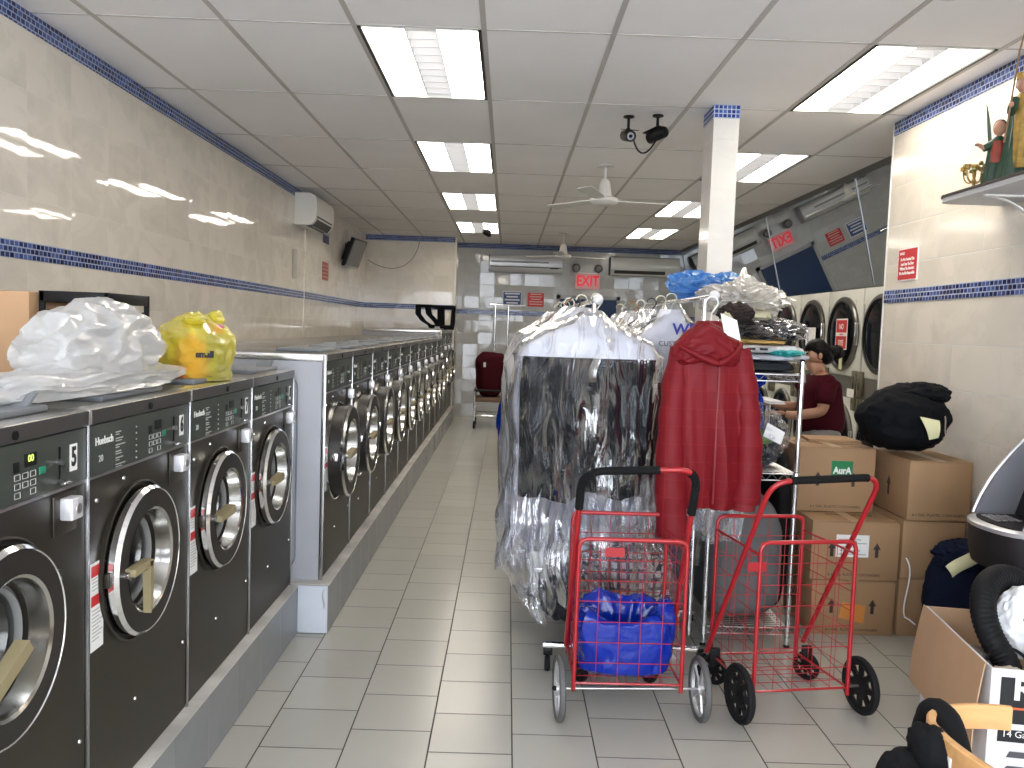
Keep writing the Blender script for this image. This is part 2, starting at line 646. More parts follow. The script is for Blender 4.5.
# kerb (raised machine base)
kerb_top = pbr('kerb_top', (.60, .58, .54), .5, bump=.1, var=.25, vscale=5)
struct(MB().box(-2.28, -.973, YF + .1, 3.985, 0, .232, bev=.004).build('kerb', kerb_face, smooth=0))
struct(MB().box(-1.08, -.971, YF + .1, 3.985, .2325, .236).build('kerb_capping', kerb_top, smooth=0))
struct(MB().box(-2.28, -.826, 3.99, 13.29, 0, .236, bev=.004).build('kerb_far', kerb_face, smooth=0))
struct(MB().box(-1.2, -.824, 3.992, 13.29, .2365, .240).build('kerb_far_capping', kerb_top, smooth=0))
kp = thing('kerb_end_board', 'white painted board closing the stepped end of the machine kerb, with a wire clip', 'board', (-.9, 3.985, 0))
MB().box(-.972, -.829, 3.978, 3.989, .004, .236, bev=.002).build('board', pbr('painted_board', (.62, .66, .72), .5, var=.05), kp)
MB().tube(bez((-.842, 3.972, .225), (-.865, 3.965, .19), (-.835, 3.965, .17), (-.842, 3.972, .13)), .003).build('wire_clip', steel, kp)

# pillar
col = tile_mat('pillar_tile', 0, 2, .5, .30, 0.0, (.74, .72, .67), (.58, .56, .52), (.62, .61, .57), mortar=.002, rough=.15, tilt=.004, marble=.3, mscale=3, rnd=.1)
struct(MB().box(1.205, 1.36, 5.17, 5.42, 0, H - .001).build('pillar', col, smooth=0))
mos_p = tile_mat('bright_blue_mosaic', 0, 2, .026, .026, .0, (.02, .035, .22), (.10, .17, .48), (.5, .58, .7), ou=1.205, ov=H - .0785, **mosaic_kw)
for k, z in enumerate((H - .0795, 1.757)):
    struct(MB().box(1.2, 1.365, 5.165, 5.425, z, z + .078).build('trim_%d' % (15 + k), mos_p, smooth=0))

# blue back door
bd = MB().box(.86, 1.80, YB - .05, YB - .001, .005, 2.03, bev=.004).build('door_1', pbr('navy_door', (.004, .028, .10), .6, bump=.05, bscale=4))
struct(bd)
dh = MB().cyl((.93, YB - .05, 1.0), (.93, YB - .11, 1.0), .02).cyl((.93, YB - .105, 1.0), (1.05, YB - .105, 1.0), .011)
o = dh.build('door_handle', chrome, bd); o.location = (0, 0, 0)
struct(MB().box(.80, .86, YB - .03, YB - .0005, 0, 2.09).box(1.80, 1.86, YB - .03, YB - .0005, 0, 2.09).box(.80, 1.86, YB - .03, YB - .0005, 2.031, 2.09).build('door_frame_1', pbr('grey_frame', (.35, .36, .37), .5), smooth=0))

# ---------------------------------------------------------------- recessed lights
lamp_mat = pbr('lit_diffuser', (.9, .9, .9), .5, emit=(1.0, .92, .80), estr=10.0)
lamp_dim = pbr('lit_reflector', (.85, .85, .85), .3, emit=(1.0, .93, .84), estr=1.0)
louvre = pbr('louvre_metal', (.85, .85, .86), .3, .2)
def light_fixture(x, y, label):
    t = thing('ceiling_light', label, 'light', (x, y, H), 'recessed ceiling lights')
    w, l = .61, 1.22
    f = MB()
    f.box(.012, .030, .012, l - .012, -.006, .09).box(w - .03, w - .012, .012, l - .012, -.006, .09)
    f.build('shadow_side_frame', black_metal, t, 0, world=False)  # black colour stands in for the edge shadows along the fitting
    MB().box(.03, w - .03, .012, .022, -.004, .09).build('end_frame', white_plastic, t, 0, world=False)
    MB().box(.03, w - .03, l - .022, l - .012, -.004, .09).build('end_frame', white_plastic, t, 0, world=False)
    MB().box(.012, w - .012, .012, l - .012, .091, .10).build('housing', white_plastic, t, 0, world=False)
    for x0, x1 in ((.032, .225), (.385, .578)):
        MB().box(x0, x1, .023, l - .023, .004, .012).build('diffuser', lamp_mat, t, 0, world=False)
    m = MB()
    for k in range(10):
        yy = .07 + k * .12
        m.box(.228, .382, yy - .004, yy + .004, .006, .075)
    m.box(.2265, .2305, .023, l - .023, .004, .085).box(.3795, .3835, .023, l - .023, .004, .085)
    m.build('louvre', louvre, t, 0, world=False)
    MB().box(.231, .379, .023, l - .023, .080, .086).build('reflector', lamp_dim, t, 0, world=False)
    return t
lx = [-1.99 + .61 * 2, -1.99 + .61 * 6]
names_l = ['first', 'second', 'third', 'fourth']
fx0 = light_fixture(lx[0], 4.03, 'recessed ceiling light, first of the row over the aisle beside the washers')
for s, side in enumerate(('row over the aisle beside the washers', 'row along the wall with the statue shelf')):
    for q, k in enumerate((0, 2, 4, 6)):
        if s == 0 and q == 0:
            continue
        lab = 'recessed ceiling light, %s of the %s' % (names_l[q], side)
        if s == 0 and q == 3:
            lab = 'recessed ceiling light with a small camera hanging under it, last over the aisle'
        if s == 1 and q == 0:
            lab = 'large bright recessed ceiling light next to the statue shelf wall'
        if s == 1 and q == 1:
            lab = 'bright recessed ceiling light half hidden behind the white pillar'
        dup(fx0, (lx[s], 4.03 + 1.22 * k, H), lab)

# ---------------------------------------------------------------- mirrors over the dryers
mir = bpy.data.materials.new('mirror_glass')
mir.use_nodes = True
_b = mir.node_tree.nodes['Principled BSDF']
_b.inputs['Base Color'].default_value = (.62, .65, .66, 1)
_b.inputs['Metallic'].default_value = 1
_b.inputs['Roughness'].default_value = .012
MTOP, MBOT = (2.855, 2.895), (3.082, 1.968)
def mir_pt(t, off=0.0):
    dx, dz = MBOT[0] - MTOP[0], MBOT[1] - MTOP[1]
    L = math.hypot(dx, dz)
    nx, nz = dz / L, -dx / L      # towards the room
    return (MTOP[0] + dx * t + nx * off, MTOP[1] + dz * t + nz * off)
mlabels = ['tilted mirror panel above the dryers, the one at the marble wall corner', 'tilted mirror panel above the dryers showing the reversed exit sign and blue door',
           'tilted mirror panel above the dryers partly hidden by the white pillar', 'tilted mirror panel in the far corner by the back wall']
for k, (y0, y1) in enumerate(((5.47, 7.12), (7.12, 9.55), (9.55, 11.95), (11.95, 14.08))):
    t = thing('wall_mirror', mlabels[k], 'mirror', (3.0, (y0 + y1) / 2, 1.968), 'tilted mirrors over the dryers')
    a, b, c, d = mir_pt(0), mir_pt(1), mir_pt(1, -.012), mir_pt(0, -.012)
    MB().prism([(p[0], y0 + .004, p[1]) for p in (a, b, c, d)], (0, y1 - y0 - .008, 0)).build('mirror_glass', mir, t, 0)
    m = MB()
    a, b, c, d = mir_pt(.0, .004), mir_pt(1, .004), mir_pt(1, .0005), mir_pt(0, .0005)
    m.prism([(p[0], y1 - .028, p[1]) for p in (a, b, c, d)], (0, .024, 0))
    m.build('joint_strip', pbr('mirror_strip', (.28, .29, .29), .3, .8), t, 0)
struct(MB().prism([(MTOP[0] - .02, 5.46, H - .001), (MTOP[0] + .03, 5.46, H - .001), (MTOP[0] + .03, 5.46, H - .045), (MTOP[0] - .005, 5.46, H - .045)], (0, YB - 5.47, 0)).build('trim_17', pbr('dark_trim', (.10, .10, .095), .5), smooth=0))
struct(MB().box(3.10, 3.86, 5.46, YB, 1.97, 3.1).build('wall_behind_mirrors', plaster, smooth=0))
# ---------------------------------------------------------------- washers
dark_steel = pbr('dark_bronze_steel', (.050, .044, .034), .38, .55, spec=.3, bump=.02, bscale=3, rvar=0)
panel_green = pbr('control_panel_grey', (.046, .053, .045), .45, spec=.25)
grey_paint = pbr('grey_side_paint', (.39, .40, .43), .45, bump=.03, bscale=8, var=.04)
steel_top = pbr('stainless_top', (.62, .61, .58), .24, 1.0, bump=.02, bscale=30)
steel_edge = pbr('stainless_dark_edge', (.20, .19, .18), .3, .9)
gasket = pbr('grey_gasket', (.22, .22, .215), .5)
drum_m = pbr('drum_steel', (.22, .22, .22), .35, .9)
handle_m = pbr('beige_handle', (.27, .225, .125), .5, spec=.3)
lid_m = pbr('grey_lid', (.20, .215, .23), .4)
print_grey = pbr('pale_print', (.45, .47, .44), .6)
led = pbr('led_digits', (.1, .1, .02), .5, emit=(.55, .8, .15), estr=1.2)
green_btn = pbr('green_button', (.01, .22, .12), .4)
glass_dark, _ns, _ln = newmat('door_glass')
_t = _ns.new('ShaderNodeBsdfTransparent'); _t.inputs['Color'].default_value = (.55, .56, .56, 1)
_g = _ns.new('ShaderNodeBsdfGlossy'); _g.inputs['Roughness'].default_value = .03
_lw = _ns.new('ShaderNodeLayerWeight'); _lw.inputs['Blend'].default_value = .25
_mr = _ns.new('ShaderNodeMapRange'); _mr.inputs['To Min'].default_value = .06; _mr.inputs['To Max'].default_value = .7
_ms = _ns.new('ShaderNodeMixShader')
_ln.new(_lw.outputs['Fresnel'], _mr.inputs['Value']); _ln.new(_mr.outputs[0], _ms.inputs[0])
_ln.new(_t.outputs[0], _ms.inputs[1]); _ln.new(_g.outputs[0], _ms.inputs[2])
out_node(_ns, _ln, _ms.outputs[0])

def plate_hole(mb, x0, x1, y0, y1, z0, z1, yc, zc, r, n=48):
    """rectangular plate with a round opening"""
    def edge(a):
        dy, dz = math.cos(a), math.sin(a)
        ts = []
        if dy > 1e-9: ts.append((y1 - yc) / dy)
        if dy < -1e-9: ts.append((y0 - yc) / dy)
        if dz > 1e-9: ts.append((z1 - zc) / dz)
        if dz < -1e-9: ts.append((z0 - zc) / dz)
        t = min(ts)
        return (yc + dy * t, zc + dz * t)
    angs = [2 * PI * j / n for j in range(n)]
    angs += [math.atan2(z - zc, y - yc) % (2 * PI) for y in (y0, y1) for z in (z0, z1)]
    angs = sorted(set(round(a, 6) for a in angs))
    k = len(angs)
    rows = []
    for x in (x0, x1):
        i = [mb.bm.verts.new((x, yc + r * math.cos(a), zc + r * math.sin(a))) for a in angs]
        o = [mb.bm.verts.new((x, *edge(a))) for a in angs]
        rows.append((i, o))
    for j in range(k):
        q = (j + 1) % k
        for (i, o) in rows:
            mb.bm.faces.new((i[j], o[j], o[q], i[q]))
        mb.bm.faces.new((rows[0][0][j], rows[0][0][q], rows[1][0][q], rows[1][0][j]))
        mb.bm.faces.new((rows[0][1][j], rows[0][1][q], rows[1][1][q], rows[1][1][j]))
    return mb

def make_washer(label, loc, W, Hh, zp, zt, yc, zc, rd, prot, detail, D=1.05, rimf=.25, group='front loading washers'):
    t = thing('washing_machine', label, 'washer', loc, group)
    kw = dict(parent=t, world=False)
    ri = rd * .69
    # body shell without a front
    m = MB()
    m.box(-D, -.014, .003, .012, 0, zt, bev=.001).box(-D, -.014, W - .012, W - .003, 0, zt, bev=.001)
    m.box(-D, -D + .012, .012, W - .012, 0, zt).box(-D, -.014, .012, W - .012, 0, .012)
    m.build('cabinet', grey_paint, **kw)
    plate_hole(MB(), -.014, 0, .008, W - .008, .004, zp, yc, zc, ri * .9).build('front_panel', dark_steel, **kw)
    MB().box(-.02, .004, .008, W - .008, zp + .004, zt - .002, bev=.003).build('control_panel', panel_green, **kw)
    MB().box(-.004, .003, .008, W - .008, zp - .003, zp + .004).build('panel_trim', steel, **kw)
    top = MB().box(-D, .008, .001, W - .001, zt, Hh, bev=.006).build('top_cover', steel_top, **kw)
    MB().box(.0075, .0105, .008, W - .008, zt + .003, Hh - .003).build('front_edge', steel_edge, parent=top, world=False)
    MB().cyl((.010, W * .52, zt + .018), (.014, W * .52, zt + .018), .010).build('lock', black_plastic, parent=top, world=False)
    for y in (.0005, W - .0045):
        MB().box(-.012, .007, y, y + .004, .0, Hh - .006, bev=.001).build('edge_trim', pbr('trim_steel', (.42, .42, .42), .25, 1.0), **kw)
    # drum
    MB().lathe([(ri * .93, -.02), (ri * 1.25, -.05), (ri * 1.25, -.40), (.001, -.40)], (0, yc, zc), 'x', 32).build('drum', drum_m, **kw)
    # door
    d = MB()
    d.lathe([(rd * 1.0, .0), (rd * .985, .009), (rd * .985, prot - .004), (rd * .95, prot + .006), (ri * 1.03, prot + .008), (ri * 1.0, prot + .003)], (0, yc, zc), 'x', 56)
    door = d.build('door', pbr('door_black_steel', (.030, .027, .024), .42, .3, spec=.25), **kw)
    MB().lathe([(rd * 1.075, .0), (rd * 1.078, .010), (rd * 1.055, .012), (rd * 1.05, .008)], (0, yc, zc), 'x', 56).build('door_surround', chrome if rimf > .5 else dark_steel, **kw)
    MB().lathe([(rd, prot * rimf), (rd * 1.005, prot - .002), (rd * .965, prot + .0085), (rd * .955, prot + .006)], (0, yc, zc), 'x', 56).build('door_rim', chrome, parent=door, world=False)
    MB().lathe([(ri * 1.03, prot + .009), (ri * .98, prot + .004), (ri * .90, -.015), (ri * .86, -.03)], (0, yc, zc), 'x', 48).build('door_funnel', pbr('funnel_steel', (.52, .51, .48), .17, 1.0), parent=door, world=False)
    MB().lathe([(ri * .89, -.012), (ri * .82, -.006), (ri * .78, -.014), (ri * .78, -.03)], (0, yc, zc), 'x', 48).build('gasket', gasket, parent=door, world=False)
    MB().lathe([(ri * .80, -.022), (ri * .5, -.010), (.002, -.004)], (0, yc, zc), 'x', 40).build('door_glass', glass_dark, parent=door, world=False)
    # handle: pivot block on the left of the door, bar towards the middle
    hb = MB()
    if detail == 'L':
        hb.box(prot + .004, prot + .036, yc - rd * .80, yc - rd * .26, zc - .004, zc + .018, bev=.005)
        hb.prism([(prot + .014, yc - rd * .36, zc + .016), (prot + .014, yc - rd * .25, zc + .016), (prot + .014, yc - rd * .27, zc - .12), (prot + .014, yc - rd * .33, zc - .13)], (.022, 0, 0))
    elif detail == 'S':
        hb.prism([(prot + .006, yc - rd * .8, zc - .075), (prot + .006, yc - rd * .72, zc - .095), (prot + .006, yc + rd * .1, zc - .008), (prot + .006, yc + rd * .02, zc + .016)], (.030, 0, 0))
    else:
        hb.prism([(prot + .004, yc - rd * .80, zc - .010), (prot + .004, yc - rd * .80, zc + .010), (prot + .004, yc - rd * .12, zc + .022), (prot + .004, yc - rd * .12, zc - .008)], (.034, 0, 0))
    hb.build('door_handle', handle_m, parent=door, world=False)
    hm = MB().cyl((prot + .002, yc - rd * .80, zc), (prot + .022, yc - rd * .80, zc), .011)
    hm.build('handle_pivot', chrome, parent=door, world=False)
    MB().box(prot * .3, prot * .75, yc - rd - .010, yc - rd + .006, zc - .020, zc + .020, bev=.004).build('latch', chrome if rimf > .5 else dark_steel, **kw)
    h = MB().box(0, .012, yc + rd + .012, yc + rd + .04, zc - .09, zc + .09, bev=.004)
    hinge = h.build('hinge', dark_steel, **kw)
    for dz in (-.07, -.035, .035, .07):
        MB().lathe([(.007, .0), (.006, .004), (.001, .006)], (.011, yc + rd + .026, zc + dz), 'x', 10).build('hinge_screw', chrome, parent=hinge, world=False)
    # coin box; square lock whitened to paint in the shop window's reflection
    cbx = MB().box(0, .006, W - .155, W - .055, zp - .105, zp - .01, bev=.003).build('coin_box', dark_steel, **kw)
    MB().box(.004, .036, W - .132, W - .082, zp - .070, zp - .018, bev=.005).build('coin_lock', pbr('lock_window_glint', (.90, .90, .93), .3, .5), parent=cbx, world=False)
    MB().cyl((.034, W - .105, zp - .045), (.038, W - .105, zp - .045), .012).build('key_face', steel, parent=cbx, world=False)
    # warning sticker
    if detail != 'S':
        st = MB().box(.0, .0015, .02, .085, zc - .17, zc + .055).build('warning_label', white_paper, **kw)
        MB().box(.0012, .0022, .022, .083, zc + .020, zc + .048).build('label_heading', red_print, parent=st, world=False)
        MB().box(.0012, .0022, .022, .083, zc - .055, zc - .028).build('label_heading', red_print, parent=st, world=False)
        m = MB()
        for k in range(9):
            z = zc - .068 - k * .0095
            m.box(.0012, .0019, .026, .079 - (k % 3) * .008, z, z + .0035)
        for k in range(4):
            z = zc + .012 - k * .009
            m.box(.0012, .0019, .026, .077 - (k % 2) * .01, z, z + .0035)
        m.build('label_print', print_grey, parent=st, world=False)
    # control panel details
    pz = (zp + zt) / 2
    p = .004
    s = W / .653
    MB().box(p - .001, p + .002, .385 * s, .43 * s, pz + .010, pz + .038).build('display', black_plastic, **kw)
    if detail == 'S':
        text('display_digits', '00', .022, led, t, (p + .0028, .394 * s, pz + .016), FACE_RIGHT, world=False)
    MB().box(p - .001, p + .0015, .345 * s, .365 * s, pz + .004, pz + .026).build('sensor', black_plastic, **kw)
    m = MB()
    for a in range(3):
        for b in range(3):
            if (a, b) == (1, 0):
                continue
            y, z = .348 * s + a * .029, pz - .052 + b * .019
            m.box(p - .001, p + .0012, y, y + .021, z, z + .0012).box(p - .001, p + .0012, y, y + .021, z + .012, z + .0132)
            m.box(p - .001, p + .0012, y, y + .0012, z, z + .013).box(p - .001, p + .0012, y + .020, y + .021, z, z + .013)
    m.build('keypad', print_grey, **kw)
    MB().box(p - .001, p + .002, .440 * s, .466 * s, pz - .015, pz + .002, bev=.002).build('start_button', green_btn, **kw)
    m = MB()
    for k in range(6):
        z = pz + .032 - k * .017
        m.box(p - .001, p + .0008, .145 * s, .175 * s + (k % 3) * .012, z, z + .003)
        m.box(p - .001, p + .0008, .145 * s, .165 * s + (k % 2) * .014, z - .006, z - .0035)
    m.build('cycle_list', print_grey, **kw)
    m = MB()
    for k in range(6):
        m.cyl((p - .001, .265 * s, pz + .034 - k * .017), (p + .002, .265 * s, pz + .034 - k * .017), .0025, 8)
    m.build('indicator_lamps', pbr('pale_lamp', (.5, .5, .42), .4), **kw)
    text('brand_lettering', 'Huebsch', .027, pbr('brand_print', (.72, .73, .70), .5), t, (p + .001, .035 * s, pz + .008), FACE_RIGHT, bold=.0006, world=False)
    text('model_lettering', '20', .024, print_grey, t, (p + .001, .052 * s, pz - .035), FACE_RIGHT, world=False)
    cs = MB().box(p - .001, p + .003, .520 * s, .524 * s, pz - .04, pz + .035).build('coin_slot', black_plastic, **kw)
    MB().cyl((p, .522 * s, pz + .0), (p + .010, .522 * s, pz + .0), .007, 12).build('coin_knob', steel, parent=cs, world=False)
    MB().box(p, p + .018, .516 * s, .548 * s, pz - .052, pz - .046, bev=.002).build('coin_return', chrome, parent=cs, world=False)
    # screws on the front panel
    for (y, z) in ((.05, zp - .06), (W * .42, .2), (W * .95, .23), (.2, zp - .03)):
        MB().lathe([(.006, 0), (.005, .003), (.001, .004)], (0, y, z), 'x', 10).build('panel_screw', chrome, **kw)
    # dispenser lid on the top
    ld = MB().box(-.30, -.055, W * .30, W * .90, Hh, Hh + .016, bev=.005).build('dispenser_lid', lid_m, **kw)
    MB().prism([(-.14, W * .80, Hh + .015), (-.07, W * .80, Hh + .015), (-.07, W * .86, Hh + .045), (-.14, W * .86, Hh + .045)], (0, .012, .0)).build('lid_tab', lid_m, parent=ld, world=False)
    return t

KZ = .2362
near = dict(W=.653, Hh=1.045, zp=.871, zt=1.004, yc=.278, zc=.600, rd=.205, prot=.036)
ys0 = 2.027 - .653
dets = ['S', 'L', 'H', 'H']
labs = ['dark front loading washer with number plate 5, cut by the left edge of the photo', 'dark front loading washer with number plate 6 and an L-shaped door handle hanging down',
        'dark front loading washer with number plate 7, under the yellow bag', 'dark low washer with number plate 8 at the step in the kerb']
for i in range(4):
    t = make_washer(labs[i], (-1.015, ys0 + .653 * i, KZ), detail=dets[i], **near)
    s = 1.0
    pz = (.871 + 1.004) / 2
    pl = MB().box(.003, .0055, .568, .60, pz - .03, pz + .033).build('number_plate', white_paper, t, world=False)
    text('number', str(5 + i), .062, black_ink, t, (.0062, .584, pz + .0015), FACE_RIGHT, 'CENTER', 'CENTER', bold=.002, world=False, sx=.75)
ords = ['first', 'second', 'third', 'fourth', 'fifth', 'sixth', 'seventh', 'eighth', 'ninth', 'tenth']
big = dict(W=.708, Hh=1.115, zp=.922, zt=1.078, yc=.31, zc=.602, rd=.238, prot=.078, rimf=.88)
b0 = make_washer('first tall dark washer after the step in the kerb, its pale grey side showing', (-.88, 4.06, .2402), detail='', **big)
MB().tube(rounded([(-.75, -.001, .06), (-.13, -.001, .06), (-.13, -.001, 1.0), (-.75, -.001, 1.0)], .06), .004, 6).build('side_embossing', pbr('grey_side_line', (.22, .23, .25), .6), b0, world=False)
for i in range(1, 10):
    b = dup(b0, (-.88, 4.06 + .708 * i, .2402), '%s tall dark washer counting from the step in the kerb' % ords[i])
    for ch in list(b.children):
        if ch.name.startswith('side_embossing'):
            bpy.data.objects.remove(ch)
e0 = make_washer('extra tall washer at the far end of the row, first of the three', (-.885, 11.15, .2402), W=.708, Hh=1.21, zp=1.0, zt=1.165, yc=.31, zc=.66, rd=.25, prot=.075, rimf=.88, detail='', group='extra tall washers')
dup(e0, (-.885, 11.86, .2402), 'extra tall washer at the far end of the row, middle one of the three')
dup(e0, (-.885, 12.57, .2402), 'extra tall washer at the far end of the row, against the alcove wall')
# ---------------------------------------------------------------- ceiling fans
fan_white = pbr('fan_white', (.70, .68, .64), .4)
def make_fan(label, x, y, drop, rot):
    t = thing('ceiling_fan', label, 'fan', (x, y, H), 'white ceiling fans')
    kw = dict(parent=t, world=False)
    MB().lathe([(.001, 0), (.075, 0), (.078, -.012), (.02, -.022), (.001, -.022)], (0, 0, 0), 'z', 28).build('canopy_plate', fan_white, **kw)
    MB().cyl((0, 0, -.02), (0, 0, -drop), .014).build('downrod', fan_white, **kw)
    MB().lathe([(.001, -drop + .01), (.03, -drop + .01), (.045, -drop - .02), (.062, -drop - .12), (.065, -drop - .14), (.001, -drop - .14)], (0, 0, 0), 'z', 28).build('motor_neck', fan_white, **kw)
    MB().lathe([(.001, -drop - .138), (.10, -drop - .14), (.118, -drop - .155), (.118, -drop - .175), (.10, -drop - .195), (.06, -drop - .205), (.001, -drop - .207)], (0, 0, 0), 'z', 36).build('motor_hub', fan_white, **kw)
    for k in range(3):
        a = rot + k * 2 * PI / 3
        Mt = Matrix.Translation((0, 0, -drop - .165)) @ Matrix.Rotation(a, 4, 'Z') @ Matrix.Rotation(R(9), 4, 'X')
        m = MB()
        m.prism([(.10, -.03, 0), (.22, -.055, 0), (.64, -.07, 0), (.66, -.055, 0), (.66, .045, 0), (.64, .06, 0), (.22, .05, 0), (.10, .03, 0)], (0, 0, .006), M=Mt)
        m.build('blade', fan_white, **kw)
    return t
make_fan('white ceiling fan with three blades in front of the pillar', .775, 7.15, .13, R(10))
make_fan('small looking white ceiling fan over the back wall air conditioner', .76, 12.2, .17, R(20))
make_fan('white ceiling fan showing only a blade tip at the top edge of the photo', 1.16, 1.92, .20, R(84))

# ---------------------------------------------------------------- security cameras
def make_cam(label, x, y, z, az, tilt, mirror_arm=1):
    t = thing('security_camera', label, 'camera', (x, y, z), 'black ceiling cameras')
    kw = dict(parent=t, world=False)
    MB().lathe([(.001, 0), (.034, 0), (.036, -.008), (.012, -.016), (.001, -.016)], (0, 0, 0), 'z', 20).build('mount', black_metal, **kw)
    MB().cyl((0, 0, -.012), (0, 0, -.085), .009).build('stalk', black_metal, **kw)
    MB().blob((0, 0, -.088), (.017, .017, .017), amp=0, sub=2).build('ball_joint', black_metal, **kw)
    Mt = Matrix.Translation((0, 0, -.125)) @ Matrix.Rotation(az, 4, 'Z') @ Matrix.Rotation(tilt, 4, 'X')
    def put(mb):
        bmesh.ops.transform(mb.bm, matrix=Mt, verts=mb.bm.verts)
        return mb
    body = put(MB().lathe([(.001, .075), (.030, .07), (.036, .06), (.036, -.06), (.033, -.068), (.026, -.068), (.024, -.055)], (0, 0, 0), 'y', 24)).build('barrel', black_metal, **kw)
    put(MB().lathe([(.027, -.054), (.001, -.054)], (0, 0, 0), 'y', 20)).build('lens_ring', pbr('camera_ring', (.30, .30, .32), .3, .5), parent=body, world=False)
    put(MB().lathe([(.001, -.064), (.007, -.062), (.012, -.056), (.012, -.05)], (0, 0, 0), 'y', 16)).build('lens', black_plastic, parent=body, world=False)
    put(MB().box(-.04, .04, -.085, .05, .036, .041, bev=.002)).build('sunshade', black_metal, parent=body, world=False)
    return t
make_cam('black ceiling camera with its lens towards the viewer, left of the pair', .735, 5.52, H, R(10), R(14))
make_cam('black ceiling camera turned sideways, right of the pair near the pillar', .915, 5.47, H, R(-140), R(12))
make_cam('tiny black ceiling camera hanging at the last light over the aisle', -.33, 11.47, H, R(150), R(12))
tag(MB().tube(bez((.76, 5.50, 2.78), (.80, 5.49, 2.62), (.86, 5.47, 2.64), (.915, 5.45, 2.76), 14), .006, 6).build('camera_cable', black_plastic), 'black cable looping between the pair of ceiling cameras', 'cable')
tag(MB().tube([(.50, 0, 0)] and bez((-1.42, 13.25, 2.895), (-1.45, 13.25, 2.40), (-1.85, 13.25, 2.25), (-2.12, 12.6, 2.45), 18), .005, 6).build('hanging_cable', pbr('brown_cable', (.16, .12, .09), .6)), 'thin drooping cable from the ceiling to the wall television', 'cable')

# ---------------------------------------------------------------- air conditioners
ac_dark = pbr('ac_dark_slot', (.03, .03, .03), .5)
ac_white = pbr('ac_white', (.74, .72, .66), .35)
def ac_profile(d, h):
    return [(0, 0), (0, h), (d * .72, h), (d * .93, h * .93), (d, h * .75), (d, h * .40), (d * .94, h * .16), (d * .78, h * .02), (d * .6, 0)]
t = thing('air_conditioner', 'white split air conditioner high on the left tiled wall', 'air conditioner', (XL, 8.9, 2.52))
MB().prism([(XL + a, 8.9, 2.52 + b) for a, b in ac_profile(.235, .33)], (0, .86, 0)).build('casing', ac_white, t, 30)
MB().prism([(XL + .110, 8.96, 2.518), (XL + .18, 8.96, 2.516), (XL + .225, 8.96, 2.575), (XL + .232, 8.96, 2.62), (XL + .215, 8.96, 2.62)], (0, .72, 0)).build('outlet_slot', ac_dark, t, 0)
v = MB()
for k in range(3):
    v.prism([(XL + .170 + k * .022, 8.97, 2.515 + k * .028), (XL + .176 + k * .022, 8.97, 2.515 + k * .028), (XL + .190 + k * .022, 8.97, 2.545 + k * .028), (XL + .184 + k * .022, 8.97, 2.545 + k * .028)], (0, .70, 0))
v.build('vane', ac_white, t, 0)
MB().box(XL + .01, XL + .16, 8.905, 9.75, 2.851, 2.856).build('intake_grille', pbr('ac_grille', (.4, .4, .38), .5), t, 0)
tag(MB().box(XL + .004, XL + .05, 8.86, 8.885, 1.95, 2.26, bev=.004).build('pipe_cover', pbr('beige_cover', (.52, .49, .42), .5)), 'short dark seam cover on the tiled wall under the left air conditioner', 'cover')

def back_ac(label, x0, x1, z0, h, silver):
    t = thing('air_conditioner', label, 'air conditioner', ((x0 + x1) / 2, YB, z0), 'air conditioners on the back wall')
    m_ = pbr('ac_silver', (.55, .56, .57), .35, .3) if silver else pbr('ac_cream', (.60, .60, .56), .22)
    MB().prism([(x0, YB - a, z0 + b) for a, b in ac_profile(.21, h)], (x1 - x0, 0, 0)).build('casing', m_, t, 30)
    if silver:
        MB().box(x0 + .03, x1 - .22, YB - .214, YB - .20, z0 + h * .52, z0 + h * .62).build('panel_groove', pbr('ac_groove', (.22, .22, .23), .4), t, 0)
        MB().box(x0 + .02, x1 - .02, YB - .214, YB - .19, z0 + h * .26, z0 + h * .30).build('vane_gap', ac_dark, t, 0)
        MB().box(x1 - .20, x1 - .06, YB - .216, YB - .20, z0 + h * .22, z0 + h * .27).build('display', black_plastic, t, 0)
    else:
        MB().prism([(x0 + .06, YB - .195, z0 + h * .10), (x0 + .06, YB - .214, z0 + h * .26), (x0 + .06, YB - .19, z0 + h * .26), (x0 + .06, YB - .17, z0 + h * .08)], (x1 - x0 - .30, 0, 0)).build('outlet_slot', ac_dark, t, 0)
        MB().box(x1 - .2, x1 - .02, YB - .212, YB - .19, z0 + h * .12, z0 + h * .15).build('display', pbr('ac_groove', (.22, .22, .23), .4), t, 0)
    MB().box(x0 - .012, x0, YB - .17, YB - .001, z0 + .01, z0 + h - .01, bev=.004).build('end_cap', ac_dark, t, 0)
    return t
back_ac('silver striped air conditioner on the back wall, left of the exit sign', -.34, .86, 2.44, .28, True)
back_ac('cream air conditioner on the back wall, right of the exit sign', 1.66, 2.80, 2.44, .31, False)

